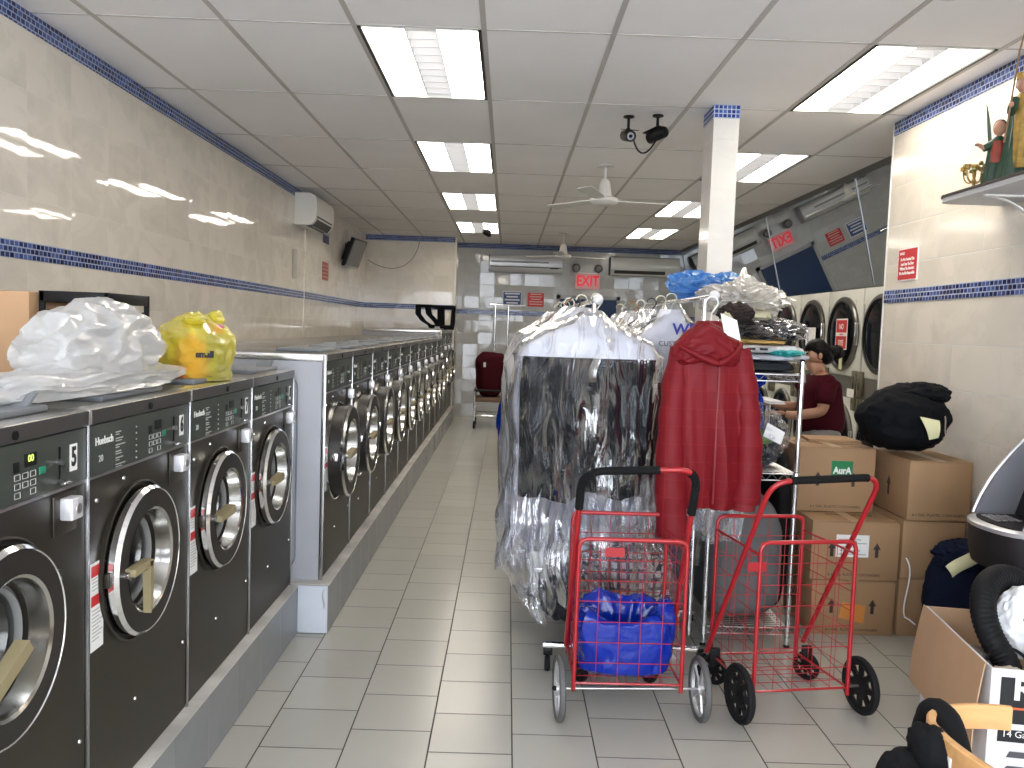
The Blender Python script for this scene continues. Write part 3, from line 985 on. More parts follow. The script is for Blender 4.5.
# ---------------------------------------------------------------- exit sign with lamp heads
t = thing('exit_sign', 'lit red EXIT sign with two emergency lamp heads over the blue door', 'sign', (1.3, YB, 2.2))
MB().box(1.10, 1.50, YB - .07, YB - .001, 2.20, 2.455, bev=.006).build('housing', pbr('exit_pink', (.62, .36, .36), .4, emit=(.8, .3, .32), estr=.10), t)
text('lettering', 'EXIT', .235, pbr('exit_red', (.7, .02, .03), .5, emit=(1, .03, .06), estr=.3), t, (1.30, YB - .0725, 2.328), FACE_CAM, 'CENTER', 'CENTER', bold=.006, sx=.78)
MB().box(1.14, 1.46, YB - .06, YB - .001, 2.456, 2.475).build('lamp_bar', white_plastic, t)
for x in (1.10, 1.47):
    h = MB().lathe([(.001, .06), (.05, .05), (.065, .02), (.068, -.03), (.055, -.045)], (x, YB - .09, 2.54), 'y', 20).build('lamp_head', pbr('lamp_head_dark', (.10, .10, .10), .4), t)
    MB().lathe([(.056, -.042), (.03, -.05), (.001, -.052)], (x, YB - .09, 2.54), 'y', 20).build('lamp_lens', pbr('lamp_lens', (.16, .16, .15), .2), parent=h)
    MB().cyl((x, YB - .08, 2.475), (x, YB - .09, 2.50), .016).build('lamp_stem', black_metal, t)

# ---------------------------------------------------------------- notices
def notice_x(name, label, x0, x1, z0, z1, mat, rows, ink, head=None):
    t = thing(name, label, 'notice', ((x0 + x1) / 2, YB, z0))
    MB().box(x0, x1, YB - .008, YB - .001, z0, z1).build('board', mat, t, 0)
    m = MB()
    rng = random.Random(len(label))
    for k in range(rows):
        z = z1 - (k + .75) * (z1 - z0) / (rows + .5)
        a = (x0 + x1) / 2
        w2 = (x1 - x0) * (.30 + .13 * rng.random())
        m.box(a - w2, a + w2, YB - .0095, YB - .0075, z, z + (z1 - z0) / rows * .42)
    m.build('print', ink, t, 0)
    return t
nb = notice_x('wall_notice', 'blue and white notice on the back wall, left of the red notice', -.095, .20, 1.88, 2.11, pbr('blue_notice', (.03, .07, .22), .5), 4, pbr('notice_white', (.65, .68, .72), .5))
MB().box(-.105, .21, YB - .0006 - .004, YB - .0006, 1.865, 2.125).build('border', pbr('notice_white', (.65, .68, .72), .5), nb, 0)
nr = notice_x('wall_notice', 'dark red notice with pale lines on the back wall, left of the blue door', .315, .585, 1.88, 2.11, red_print, 5, pbr('notice_pink', (.6, .35, .33), .5))
t = thing('wall_notice', 'small dark blue notice on the left wall pier under the air conditioner', 'notice', (XL + .0005, 10.35, 2.62))
MB().box(XL + .0005, XL + .004, 10.25, 10.60, 2.47, 2.64).build('board', pbr('dark_blue_notice', (.03, .035, .10), .5), t, 0)
MB().box(XL + .0035, XL + .005, 10.28, 10.57, 2.57, 2.61).build('print', pbr('notice_grey', (.35, .36, .42), .5), t, 0)
t = thing('wall_notice', 'red notice with lettering on the left wall pier, below the blue one', 'notice', (XL + .0005, 10.35, 2.0))
MB().box(XL + .0005, XL + .004, 10.25, 10.60, 2.02, 2.24).build('board', pbr('pale_red_notice', (.50, .10, .08), .5), t, 0)
m = MB()
for k in range(4):
    m.box(XL + .0035, XL + .005, 10.28, 10.57 - (k % 2) * .03, 2.05 + k * .045, 2.07 + k * .045)
m.build('print', pbr('notice_pink', (.6, .35, .33), .5), t, 0)
# red sign on the marble wall
t = thing('wall_sign', 'red sign with white lettering on the marble wall above the mosaic band', 'sign', (XR, 5.14, 1.885))
MB().box(XR - .006, XR - .0006, 5.015, 5.265, 1.885, 2.085).build('board', white_paper, t, 0)
MB().box(XR - .008, XR - .0055, 5.023, 5.257, 1.893, 2.077).build('red_panel', red_print, t, 0)
for k, (s_, z) in enumerate((('NOTICE', 2.052), ('Do Not Overload The', 2.015), ('Load Over The Door', 1.987), ('Without The Attendant', 1.959), ('We Are Not Responsible', 1.931))):
    text('lettering', s_, .026 if k else .022, white_paper, t, (XR - .0085, 5.14 + (.07 if k == 0 else 0), z), FACE_LEFT, 'CENTER', 'CENTER', bold=.0008, sx=.72)

# ---------------------------------------------------------------- television on the left wall
t = thing('television', 'black television on a bracket high on the left wall, seen from behind its edge', 'television', (XL, 11.6, 2.2))
Mt = Matrix.Translation((-2.12, 11.55, 2.45)) @ Matrix.Rotation(R(83), 4, 'Z') @ Matrix.Rotation(R(20), 4, 'X')
def putm(mb, Mt):
    bmesh.ops.transform(mb.bm, matrix=Mt, verts=mb.bm.verts)
    return mb
# the set's own face looks along -y before it is turned
tvb = putm(MB().box(-.30, .30, -.02, .035, -.20, .20, bev=.01).box(-.2, .2, .03, .10, -.13, .13, bev=.02), Mt).build('casing', black_plastic, t)
putm(MB().box(-.275, .275, -.024, -.0195, -.175, .175), Mt).build('screen', pbr('tv_screen', (.10, .105, .11), .12), parent=tvb)
putm(MB().box(-.30, .30, -.027, -.018, -.205, -.178, bev=.003), Mt).build('bezel', pbr('tv_bezel', (.35, .35, .36), .3), parent=tvb)
MB().tube([(XL + .005, 11.75, 2.50), (-2.12, 11.66, 2.47)], .02).box(XL + .001, XL + .012, 11.65, 11.85, 2.38, 2.6).build('bracket', black_metal, t)

# rails on the wall above the washers
wood_rail = pbr('brown_rail', (.14, .11, .07), .5, var=.2)
tag(MB().box(XL + .0005, XL + .05, 6.45, 9.30, 1.27, 1.325, bev=.006).build('wall_rail', wood_rail), 'brown rail on the tiled wall behind the tall washers, before the pier', 'rail')
tag(MB().box(XL + .0005, XL + .05, 10.47, 13.25, 1.27, 1.325, bev=.006).build('wall_rail', wood_rail), 'brown rail on the tiled wall beyond the pier, towards the alcove', 'rail')

# ---------------------------------------------------------------- statue shelf on the marble wall
SZ = 2.20
t = thing('wall_shelf', 'dark edged shelf on a white scroll bracket carrying the painted statues', 'shelf', (XR, 3.5, SZ))
MB().prism([(XR - .001, 4.20, SZ), (2.16, 4.20, SZ), (2.125, 4.185, SZ), (2.11, 4.15, SZ), (2.11, 2.9, SZ), (XR - .001, 2.9, SZ)], (0, 0, .022)).build('board', pbr('shelf_white', (.55, .55, .57), .5), t, 0)
MB().prism([(XR - .001, 4.205, SZ + .0225), (2.158, 4.205, SZ + .0225), (2.12, 4.19, SZ + .0225), (2.104, 4.15, SZ + .0225), (2.104, 2.9, SZ + .0225), (XR - .001, 2.9, SZ + .0225)], (0, 0, .012)).build('dark_top', pbr('shelf_dark', (.035, .022, .018), .35), t, 0)
for y in (3.88, 3.1):
    m = MB()
    m.box(2.16, XR - .001, y - .012, y + .012, SZ - .008, SZ - .0005)
    m.box(XR - .009, XR - .001, y - .012, y + .012, SZ - .22, SZ - .001)
    arc = bez((2.18, y, SZ - .010), (2.30, y, SZ - .015), (2.41, y, SZ - .09), (2.415, y, SZ - .21), 12)
    m.ring_loft([[p + Vector((-.006, -.011, 0)), p + Vector((.006, -.011, 0)), p + Vector((.006, .011, 0)), p + Vector((-.006, .011, 0))] for p in arc])
    m.build('bracket', white_plastic, t, 20)
TZ = SZ + .035
# painted statue
def robe(mb, c, prof, fold=.08, n=40, fr=9, sq=1.0, seed=0):
    rings = []
    for (z, rx, ry, ox, oy) in prof:
        ring = []
        for j in range(n):
            a = 2 * PI * j / n
            k = 1 + fold * math.sin(a * fr + seed) * (1 if z < prof[-1][0] * .7 else .3)
            ring.append((c[0] + ox + rx * k * math.cos(a), c[1] + oy + ry * k * math.sin(a), c[2] + z))
        rings.append(ring)
    return mb.ring_loft(rings)
gold = pbr('gold_paint', (.42, .27, .07), .35, .4, var=.3, vscale=40)
dgreen = pbr('green_paint', (.02, .055, .03), .35, var=.3, vscale=30)
skinp = pbr('painted_skin', (.50, .26, .17), .45)
hairp = pbr('painted_hair', (.04, .02, .012), .5)
t = thing('saint_statue', 'painted robed statue with a crown, gold mantle and long staff on the shelf', 'statue', (2.27, 3.62, TZ))
c0 = (2.27, 3.62, TZ)
robe(MB(), c0, [(0, .085, .075, 0, 0), (.015, .088, .078, 0, 0), (.10, .07, .06, 0, 0), (.22, .055, .048, 0, 0), (.30, .052, .042, 0, 0), (.345, .05, .035, 0, 0), (.365, .022, .02, 0, 0)]).build('green_robe', dgreen, t)
robe(MB(), (2.258, 3.602, TZ), [(.05, .034, .045, -.008, -.022), (.16, .032, .042, -.006, -.020), (.26, .034, .038, -.002, -.012), (.335, .036, .030, 0, -.008), (.362, .022, .022, 0, -.002)], fold=.12, fr=7).build('gold_mantle', gold, t)
hd = MB().blob((2.265, 3.615, TZ + .405), (.028, .031, .037), amp=0.02, sub=3)
hd.blob((2.256, 3.588, TZ + .402), (.006, .008, .008), amp=0, sub=2).cyl((2.267, 3.617, TZ + .36), (2.266, 3.616, TZ + .385), .015)
hd.build('head', skinp, t)
MB().blob((2.269, 3.624, TZ + .412), (.031, .031, .036), seed=3, amp=.1, sub=3).build('hair', hairp, t)
MB().lathe([(.030, .0), (.034, .025), (.030, .022), (.027, .0)], (2.267, 3.62, TZ + .425), 'z', 16).build('crown', gold, t)
MB().tube([(2.225, 3.60, TZ + .335), (2.20, 3.585, TZ + .28), (2.185, 3.565, TZ + .30)], lambda f: .022 - .010 * f, 10).tube([(2.32, 3.605, TZ + .335), (2.335, 3.58, TZ + .27), (2.30, 3.555, TZ + .25)], lambda f: .022 - .010 * f, 10).build('sleeve', dgreen, t)
MB().blob((2.183, 3.560, TZ + .305), (.011, .011, .013), seed=1, amp=.1, sub=2).build('hand', skinp, t)
MB().tube([(2.165, 3.56, TZ + .15), (2.20, 3.555, TZ + .52), (2.215, 3.55, TZ + .60)], .004, 8).build('staff', pbr('staff_wood', (.25, .14, .07), .5), t)
MB().box(2.212, 2.235, 3.546, 3.552, TZ + .57, TZ + .62).build('pennant', red_print, t)
t = thing('child_statue', 'small painted statue of a child in green stretching out one arm, by the taller statue', 'statue', (2.185, 3.735, TZ))
c1 = (2.185, 3.735, TZ)
robe(MB(), c1, [(0, .05, .045, 0, 0), (.01, .052, .046, 0, 0), (.08, .04, .036, 0, 0), (.13, .036, .03, 0, 0), (.155, .032, .024, 0, 0), (.17, .014, .012, 0, 0)]).build('robe', dgreen, t)
MB().blob((2.183, 3.732, TZ + .198), (.022, .023, .027), amp=.02, sub=3).blob((2.174, 3.712, TZ + .195), (.005, .006, .006), amp=0, sub=2).cyl((2.185, 3.735, TZ + .16), (2.184, 3.733, TZ + .185), .009).build('head', skinp, t)
robe(MB(), (2.179, 3.726, TZ), [(.075, .030, .028, 0, -.006), (.11, .030, .026, 0, -.006), (.15, .026, .02, 0, -.004)], fold=.1, fr=6).build('red_tunic', pbr('red_paint', (.30, .05, .03), .5, var=.3, vscale=30), t)
MB().blob((2.187, 3.738, TZ + .204), (.024, .024, .026), seed=5, amp=.12, sub=3).build('hair', pbr('painted_hair_red', (.10, .03, .015), .5), t)
MB().tube([(2.165, 3.73, TZ + .145), (2.125, 3.728, TZ + .125)], lambda f: .016 - .004 * f, 10).build('sleeve', dgreen, t)
MB().tube([(2.128, 3.728, TZ + .126), (2.108, 3.727, TZ + .136)], .008, 8).blob((2.10, 3.727, TZ + .138), (.010, .007, .006), seed=2, amp=.2, sub=2).build('hand', skinp, t)
tag(MB().blob((2.175, 3.66, TZ + .10), (.028, .026, .05), seed=4, amp=.15, sub=3, flat=TZ + .004).blob((2.172, 3.645, TZ + .155), (.017, .018, .02), seed=8, amp=.05, sub=3).build('cherub_figure', pbr('cherub_paint', (.46, .20, .12), .5, var=.4, vscale=25)), 'small reddish painted cherub figure between the child statue and the tall one', 'figurine')
t = thing('palm_leaf', 'upright green palm leaf standing behind the child statue', 'ornament', (2.20, 3.80, TZ))
lf = MB()
pts = bez((2.205, 3.80, TZ), (2.20, 3.80, TZ + .15), (2.175, 3.79, TZ + .28), (2.155, 3.785, TZ + .36), 14)
for sgn in (-1, 1):
    lf.grid(lambda u, v: pts[int(round(v * 14))] + Vector((sgn * u * .009 * math.sin(min(1, max(0, v - .2) / .8) ** .8 * PI) , -u * .006, u * .004)), 2, 14, .001)
lf.build('leaf', pbr('leaf_green', (.05, .12, .045), .45), t)
MB().lathe([(.001, 0), (.018, 0), (.014, .02), (.004, .025)], (2.205, 3.80, TZ), 'z', 14).build('foot', gold, t)
for o_ in bpy.data.objects:
    if o_.name == 'saint_statue':
        o_.location = (2.245, 3.77, TZ)
        o_.scale = (1.04, 1.04, 1.06)
    elif o_.name == 'child_statue':
        o_.location = (2.20, 3.86, TZ)
        o_.scale = (1.22, 1.22, 1.3)
    elif o_.name == 'palm_leaf':
        o_.location = (2.205, 3.93, TZ)
        o_.scale = (1, 1, 1.05)
    elif o_.name == 'cherub_figure':
        o_.location = (.035, .16, 0)
# gilt candelabrum
t = thing('candelabrum', 'small gilt branched candle holder at the end of the statue shelf', 'ornament', (2.185, 4.02, TZ))
MB().lathe([(.001, 0), (.036, 0), (.034, .008), (.012, .016), (.007, .03), (.012, .045), (.006, .06), (.010, .085), (.006, .10), (.016, .115), (.016, .125), (.001, .125)], (2.185, 4.02, TZ), 'z', 20).build('stem', gold, t)
for k in range(4):
    a = k * PI / 2 + .5
    dx, dy = math.cos(a), math.sin(a)
    m = MB().tube(bez((2.185, 4.02, TZ + .05), (2.185 + dx * .03, 4.02 + dy * .03, TZ + .03), (2.185 + dx * .055, 4.02 + dy * .055, TZ + .05), (2.185 + dx * .055, 4.02 + dy * .055, TZ + .10), 8), .004, 6)
    m.lathe([(.001, 0), (.014, .002), (.015, .02), (.010, .02), (.009, .006)], (2.185 + dx * .055, 4.02 + dy * .055, TZ + .10), 'z', 12)
    m.build('arm', gold, t)
m = MB()
for k in range(9):
    a = k * .7
    m.blob((2.185 + .04 * math.cos(a), 4.02 + .04 * math.sin(a), TZ + .085 + .045 * ((k * 37 % 10) / 10)), (.011, .011, .011), seed=k, amp=.2, sub=2)
m.build('gilt_leaf', pbr('gilt_green', (.30, .27, .10), .4, .3), t)
# ---------------------------------------------------------------- stacked tumble dryers
dry_white = pbr('dryer_white', (.70, .69, .62), .4, var=.03)
dry_grey = pbr('dryer_strip', (.16, .15, .13), .4, .3)
dry_glass = pbr('dryer_glass', (.006, .007, .0075), .08, spec=.18)
rim_m = pbr('dryer_rim', (.17, .165, .15), .3, .85)
brass = pbr('coin_brass', (.20, .18, .12), .4, .6)
DX = 3.08
def make_dryer(label, y0):
    W = .79
    t = thing('tumble_dryer', label, 'dryer', (DX, y0, 0), 'stacked tumble dryers')
    kw = dict(parent=t, world=False)
    yc = W / 2
    m = MB()
    m.box(.012, .76, .004, W - .004, .06, 1.962)
    m.build('cabinet', dry_white, smooth=0, **kw)
    MB().box(.02, .7, .02, W - .02, .0, .06).build('plinth', black_plastic, **kw)
    for (z0, z1, zc) in ((1.19, 1.962, 1.565), (.07, .99, .61)):
        MB().box(.0, .0115, .008, W - .008, z0, z1, bev=.004).build('front_panel', dry_white, **kw)
        d = MB().lathe([(.335, -.0), (.338, -.02), (.328, -.032), (.302, -.034), (.29, -.024)], (0, yc, zc), 'x', 56).build('door', rim_m, **kw)
        MB().lathe([(.294, -.024), (.2, -.038), (.1, -.045), (.001, -.047)], (0, yc, zc), 'x', 40).build('door_glass', dry_glass, parent=d, world=False)
        MB().lathe([(.304, -.0345), (.296, -.038), (.288, -.030)], (0, yc, zc), 'x', 48).build('seal', black_plastic, parent=d, world=False)
        MB().box(-.05, -.02, .035, .055, zc - .10, zc + .10, bev=.006).build('door_handle', chrome, parent=d, world=False)
        MB().box(-.012, -.0005, W - .034, W - .018, z0 + .02, z1 - .14).build('hinge_rail', pbr('pale_metal', (.55, .54, .50), .35, .5), **kw)
    MB().box(.0, .0115, .008, W - .008, .995, 1.185).build('control_strip', dry_grey, **kw)
    for y in (.012, W - .102):
        c = MB().box(-.03, -.0005, y, y + .09, 1.02, 1.24, bev=.006).build('coin_meter', brass, **kw)
        MB().cyl((-.034, y + .045, 1.19), (-.028, y + .045, 1.19), .014, 12).build('coin_lock', chrome, parent=c, world=False)
        MB().box(-.034, -.028, y + .041, y + .049, 1.08, 1.14).build('coin_slot', black_plastic, parent=c, world=False)
        b = MB().box(-.028, -.0005, y + .005, y + .085, .89, 1.0, bev=.005).build('coin_drawer', brass, **kw)
        MB().cyl((-.032, y + .045, .945), (-.027, y + .045, .945), .012, 12).build('drawer_lock', chrome, parent=b, world=False)
    return t
dl = ['stacked white dryer beside the marble wall corner, first of the bank', 'stacked white dryer with the red sign on its upper door', 'stacked white dryer with a white card on its upper door',
      'stacked white dryer just right of the clothes pile, its door half in view', 'stacked white dryer behind the pile of bagged clothes', 'stacked white dryer far along the bank behind the garment rail']
d0 = make_dryer(dl[0], 6.495)
for k in range(1, 6):
    dup(d0, (DX, 6.495 + .79 * k, 0), dl[k])
for k in range(6):
    r = [o for o in bpy.data.objects if o.name.startswith('tumble_dryer')][k]
    text('number', str(3 - k if k < 3 else k + 1), .07, print_grey, r, (-.0015, .16, 1.84), FACE_LEFT, 'CENTER', 'CENTER', world=False)
# cards on the dryer doors
t = thing('door_sign', 'red and white two-panel sign stuck on a dryer door', 'sign', (DX, 7.60, 1.55))
MB().box(DX - .056, DX - .0535, 7.47, 7.73, 1.42, 1.70).build('card', white_paper, t, 0)
for z, lines in ((1.575, ('NO',)), (1.43, ('DYE',))):
    p = MB().box(DX - .058, DX - .0555, 7.485, 7.715, z, z + .112).build('red_panel', red_print, t, 0)
    for k, s_ in enumerate(lines):
        text('lettering', s_, .07, white_paper, t, (DX - .0585, 7.60, z + .05), FACE_LEFT, 'CENTER', 'CENTER', bold=.001, sx=.9)
text('lettering', 'clothes', .028, red_print, t, (DX - .0565, 7.60, 1.558), FACE_LEFT, 'CENTER', 'CENTER')
t = thing('door_sign', 'white card with black lettering stuck on a dryer door', 'sign', (DX, 8.38, 1.45))
MB().box(DX - .056, DX - .0535, 8.24, 8.50, 1.30, 1.62).build('card', white_paper, t, 0)
text('lettering', 'for 3', .10, black_ink, t, (DX - .0565, 8.37, 1.47), FACE_LEFT, 'CENTER', 'CENTER', sx=.8)
tag(MB().box(DX - .056, DX - .0535, 7.55, 7.62, 1.24, 1.41).build('paper_strip', pbr('yellow_paper', (.65, .62, .35), .6)), 'pale yellow paper strip under the red sign on a dryer door', 'paper')
tag(MB().box(DX - .036, DX - .0345, 6.70, 6.79, .99, 1.14).build('paper_note', pbr('yellow_paper', (.65, .62, .35), .6)), 'pale yellow note on the dryer coin meter behind the black bag', 'paper')
tag(MB().box(DX - .036, DX - .0345, 7.30, 7.45, 1.005, 1.08).build('paper_note', white_paper), 'white note tucked at the dryer control strip', 'paper')

# ---------------------------------------------------------------- carton boxes
kraft = pbr('kraft_board', (.34, .205, .105), .75, bump=.05, bscale=30, var=.06, vscale=4)
tape = pbr('parcel_tape', (.40, .27, .15), .3)
print_brown = pbr('carton_print', (.035, .022, .018), .7)
def arrow(mb, x, y, z, h=.06, w=.022):
    mb.prism([(x - w * .22, y, z), (x + w * .22, y, z), (x + w * .22, y, z + h * .55), (x + w * .5, y, z + h * .55), (x, y, z + h), (x - w * .5, y, z + h * .55), (x - w * .22, y, z + h * .55)], (0, -.001, 0))
def carton(label, x0, x1, y0, y1, z0, z1, side=True, txt=True, top=True, yaw=0, arrows=True):
    cx, cy = (x0 + x1) / 2, (y0 + y1) / 2
    t = thing('cardboard_box', label, 'box', (cx, cy, z0), 'cartons stacked by the marble wall', R(yaw))
    kw = dict(parent=t, world=False)
    a, b, h = (x1 - x0) / 2, (y1 - y0) / 2, z1 - z0
    MB().box(-a, a, -b, b, .0, h - .005, bev=.005).build('box_body', kraft, **kw)
    MB().box(-a + .002, -.0015, -b + .001, b - .001, h - .0045, h).box(.0015, a - .002, -b + .001, b - .001, h - .0045, h).build('top_flap', kraft, **kw)
    MB().box(-.027, .027, -b - .0008, b + .0008, h + .0003, h + .0011).build('tape', tape, **kw)
    if txt:
        for xx in (-a + .105, a - .115) if arrows else ():
            m = MB()
            arrow(m, xx, -b, h * .40, .075, .04)
            m.build('arrow_print', print_brown, **kw)
        text('lettering', '6-1 GAL. PLASTIC CONTAINERS', .019, print_brown, t, (0, -b - .0006, .018), FACE_CAM, 'CENTER', 'BOTTOM', world=False, ext=.0003)
    if side:
        m = MB()
        arrow(m, b * .3, 0, h * .3, .10, .045)
        o = m.build('arrow_print', print_brown, **kw)
        o.rotation_euler = (0, 0, R(-90)); o.location = (-a - .0002, b * .3, 0)
    if top:
        text('lettering', 'PLASTIC', .05, print_brown, t, (-.08, 0.02, h + .0004), (0, 0, R(6)), 'CENTER', 'CENTER', world=False, ext=.0003)
        text('lettering', 'CONTAINERS', .04, print_brown, t, (.02, -.06, h + .0004), (0, 0, R(-3)), 'CENTER', 'CENTER', world=False, ext=.0003)
    return t
b1 = carton('cardboard box on the floor with an orange sticker, lowest of the left stack', 1.60, 2.03, 4.20, 4.62, 0.0, .283)
b2 = carton('cardboard box with a white shipping label, middle of the left stack', 1.585, 2.035, 4.20, 4.64, .2865, .589)
b3 = carton('cardboard box with a green label, top of the left stack', 1.575, 1.985, 4.42, 4.84, .592, .938)
b4 = carton('plain cardboard box under the black duffel bag', 2.052, 2.372, 4.18, 4.62, .612, .915, txt=True, top=False, arrows=False)
b5 = carton('plain cardboard box in the middle of the right stack, behind the navy bag', 2.048, 2.365, 4.20, 4.64, .306, .609, txt=False, top=False)
b6 = carton('plain cardboard box on the floor of the right stack, behind the navy bag', 2.05, 2.36, 4.21, 4.65, 0, .303, txt=False, top=False)
MB().prism([(-.055, -.2112, .17), (.065, -.2112, .155), (.06, -.2112, .062), (-.07, -.2112, .09)], (0, .001, 0)).build('orange_sticker', pbr('orange_sticker', (.62, .24, .05), .5), b1, 0, world=False)
w_ = MB().box(-.10, .068, -.2215, -.2203, .12, .235).build('shipping_label', white_paper, b2, 0, world=False)
m = MB()
for k in range(5):
    m.box(-.09 + (k % 2) * .01, .055 - (k % 3) * .03, -.2225, -.2212, .132 + k * .019, .138 + k * .019)
m.build('label_print', print_grey, w_, 0, world=False)
g_ = MB().box(-.03, .085, -.2115, -.2103, .175, .275).build('green_label', pbr('green_label', (.01, .19, .06), .5), b3, 0, world=False)
text('lettering', 'AurA', .05, white_paper, g_, (.028, -.2122, .222), FACE_CAM, 'CENTER', 'CENTER', world=False, bold=.002, sx=.85)
tag(MB().prism([(1.70, 4.64, .9395), (1.98, 4.60, .9395), (1.98, 4.83, .9395), (1.72, 4.83, .9395)], (0, 0, .014)).build('carton_lid', kraft), 'flat cardboard lid behind the black duffel bag', 'cardboard')

# ---------------------------------------------------------------- bags on and by the boxes
black_cloth = pbr('black_nylon', (.005, .0055, .007), .7, spec=.08, bump=.25, bscale=14)
navy_cloth = pbr('navy_canvas', (.007, .011, .028), .8, spec=.08, bump=.2, bscale=18)
cream_cloth = pbr('cream_cloth', (.74, .71, .43), .7)
t = thing('duffel_bag', 'bulging black duffel bag with a cream patch on top of the cartons', 'bag', (2.10, 4.42, .94))
def duf(p, d):
    p.z = max(p.z, -.16)
    return p
MB().blob((2.115, 4.44, 1.10), (.235, .20, .175), seed=2, amp=.12, freq=1.6, ridge=.05, shape=duf, flat=.941, sub=5).build('bag_body', black_cloth, t)
MB().blob((2.20, 4.44, 1.235), (.15, .13, .065), seed=5, amp=.18, freq=1.6, ridge=.08, sub=5).build('bag_flap', black_cloth, t)
MB().grid(lambda u, v: ((2.105 + .055 * v) * (1 - u) + (2.215 + .0 * v) * u, 4.222 + .02 * u - .012 * math.sin(v * PI), (1.135 - .115 * v) * (1 - u) + (1.115 - .085 * v) * u), 6, 6, .004).build('cream_patch', cream_cloth, t)
MB().tube(bez((2.245, 4.245, 1.14), (2.25, 4.235, 1.11), (2.24, 4.235, 1.08), (2.25, 4.24, 1.05)), .004, 6).build('zip_pull', steel, t)
t = thing('laundry_bag', 'upright navy canvas bag on the floor with a cream cloth hanging over it', 'bag', (2.22, 3.98, 0))
def nav(p, d):
    p.x *= 1 - .16 * d.z
    return p
MB().blob((2.235, 3.97, .28), (.165, .16, .30), seed=9, amp=.08, freq=1.5, ridge=.05, shape=nav, flat=.003, sub=5).build('bag_body', navy_cloth, t)
MB().blob((2.22, 3.93, .50), (.13, .12, .075), seed=12, amp=.2, freq=1.8, ridge=.10, sub=5).build('bag_flap', navy_cloth, t)
MB().grid(lambda u, v: (2.055 + u * .16 + v * .035, 3.792 + .01 * u + .004 * math.sin(u * 9) - .012 * math.sin(v * PI), .485 + u * .085 - v * .05 + .010 * math.sin(u * PI)), 10, 4, .003).build('cream_strip', cream_cloth, t)
MB().tube(bez((2.20, 3.80, .30), (2.19, 3.78, .33), (2.22, 3.78, .34), (2.24, 3.79, .31)), .006, 6).build('buckle', steel, t)
tag(MB().tube(bez((2.055, 4.165, .42), (2.10, 4.13, .35), (2.02, 4.13, .20), (2.06, 4.15, .12), 14) + [Vector((2.08, 4.14, .11)), Vector((2.09, 4.10, .10))], .004, 6).build('string', white_plastic), 'thin white cord hanging between the cartons and the navy bag', 'cord')

# ---------------------------------------------------------------- cash machine at the right edge
atm_g = pbr('atm_grey', (.18, .18, .20), .38)
atm_d = pbr('atm_charcoal', (.016, .014, .015), .5, spec=.25)
atm_s = pbr('atm_silver', (.55, .55, .57), .3, .6)
t = thing('cash_machine', 'grey and charcoal cash machine with a keypad at the right edge', 'cash machine', (2.24, 3.5, 0))
def lip(z, grow=0.0, x0=2.045, x1=2.425):
    # plan outline: flat back, rounded bulging front facing -y
    pts = [(x0 - grow, 3.72), (x0 - grow, 3.42)]
    for k in range(13):
        a = PI + PI * k / 12
        pts.append(((x0 + x1) / 2 + (x1 - x0 + 2 * grow) / 2 * math.cos(a), 3.40 + (.10 + grow) * math.sin(a)))
    pts += [(x1 + grow, 3.42), (x1 + grow, 3.72)]
    return [(x, y, z) for x, y in pts]
MB().box(2.07, 2.40, 3.44, 3.70, 0, .60, bev=.012).build('pedestal', atm_d, t)
MB().ring_loft([lip(.60, -.02), lip(.66, -.004), lip(.755, 0)]).build('fascia', atm_d, t)
MB().ring_loft([lip(.756, .004), lip(.772, .006), lip(.780, -.004)]).build('silver_edge', atm_s, t)
MB().prism([(x, y, .7805) for x, y, z in lip(0, -.03)], (0, 0, .004)).build('deck', atm_d, t)
# swept side wings carrying the hood
for x in (2.040, 2.404):
    arc = [(3.40, .781), (3.36, .80), (3.42, .90), (3.47, 1.0), (3.53, 1.10), (3.60, 1.20), (3.67, 1.28), (3.67, .781)]
    top = bez((0, 3.385, .783), (0, 3.42, .90), (0, 3.50, 1.04), (0, 3.72, 1.24), 14)
    poly = [(x, p.y, p.z) for p in top] + [(x, 3.72, .783)]
    MB().prism(poly, (.026, 0, 0)).build('side_wing', atm_g, t, 30)
    MB().tube([(x + .002, p.y - .004, p.z) for p in top], .007, 8).build('wing_edge', atm_s, t)
MB().prism([(2.067, 3.72, .785), (2.067, 3.55, .785), (2.067, 3.60, .95), (2.067, 3.72, 1.2)], (.336, 0, 0)).build('screen_housing', atm_d, t, 0)
MB().prism([(2.12, 3.568, .86), (2.12, 3.594, .945), (2.12, 3.5945, .945), (2.12, 3.5685, .86)], (.24, -.004, .0)).build('screen', dry_glass, t, 0)
k_ = MB()
for i in range(4):
    for j in range(4):
        k_.box(2.12 + i * .032, 2.142 + i * .032, 3.37 + j * .030, 3.39 + j * .030, .7846, .7905, bev=.002)
k_.build('keypad', pbr('keypad_metal', (.35, .35, .36), .35, .5), t)
MB().prism([(2.030, 3.42, .63), (2.030, 3.50, .63), (2.030, 3.46, .71)], (-.002, 0, 0)).build('warning_sticker', pbr('yellow_sticker', (.60, .50, .03), .5), t, 0)
bpy.data.objects['warning_sticker'].location = (.012, 0, .015)
t.location = (2.175, 3.405, 0)
t.rotation_euler = (0, 0, R(-90))

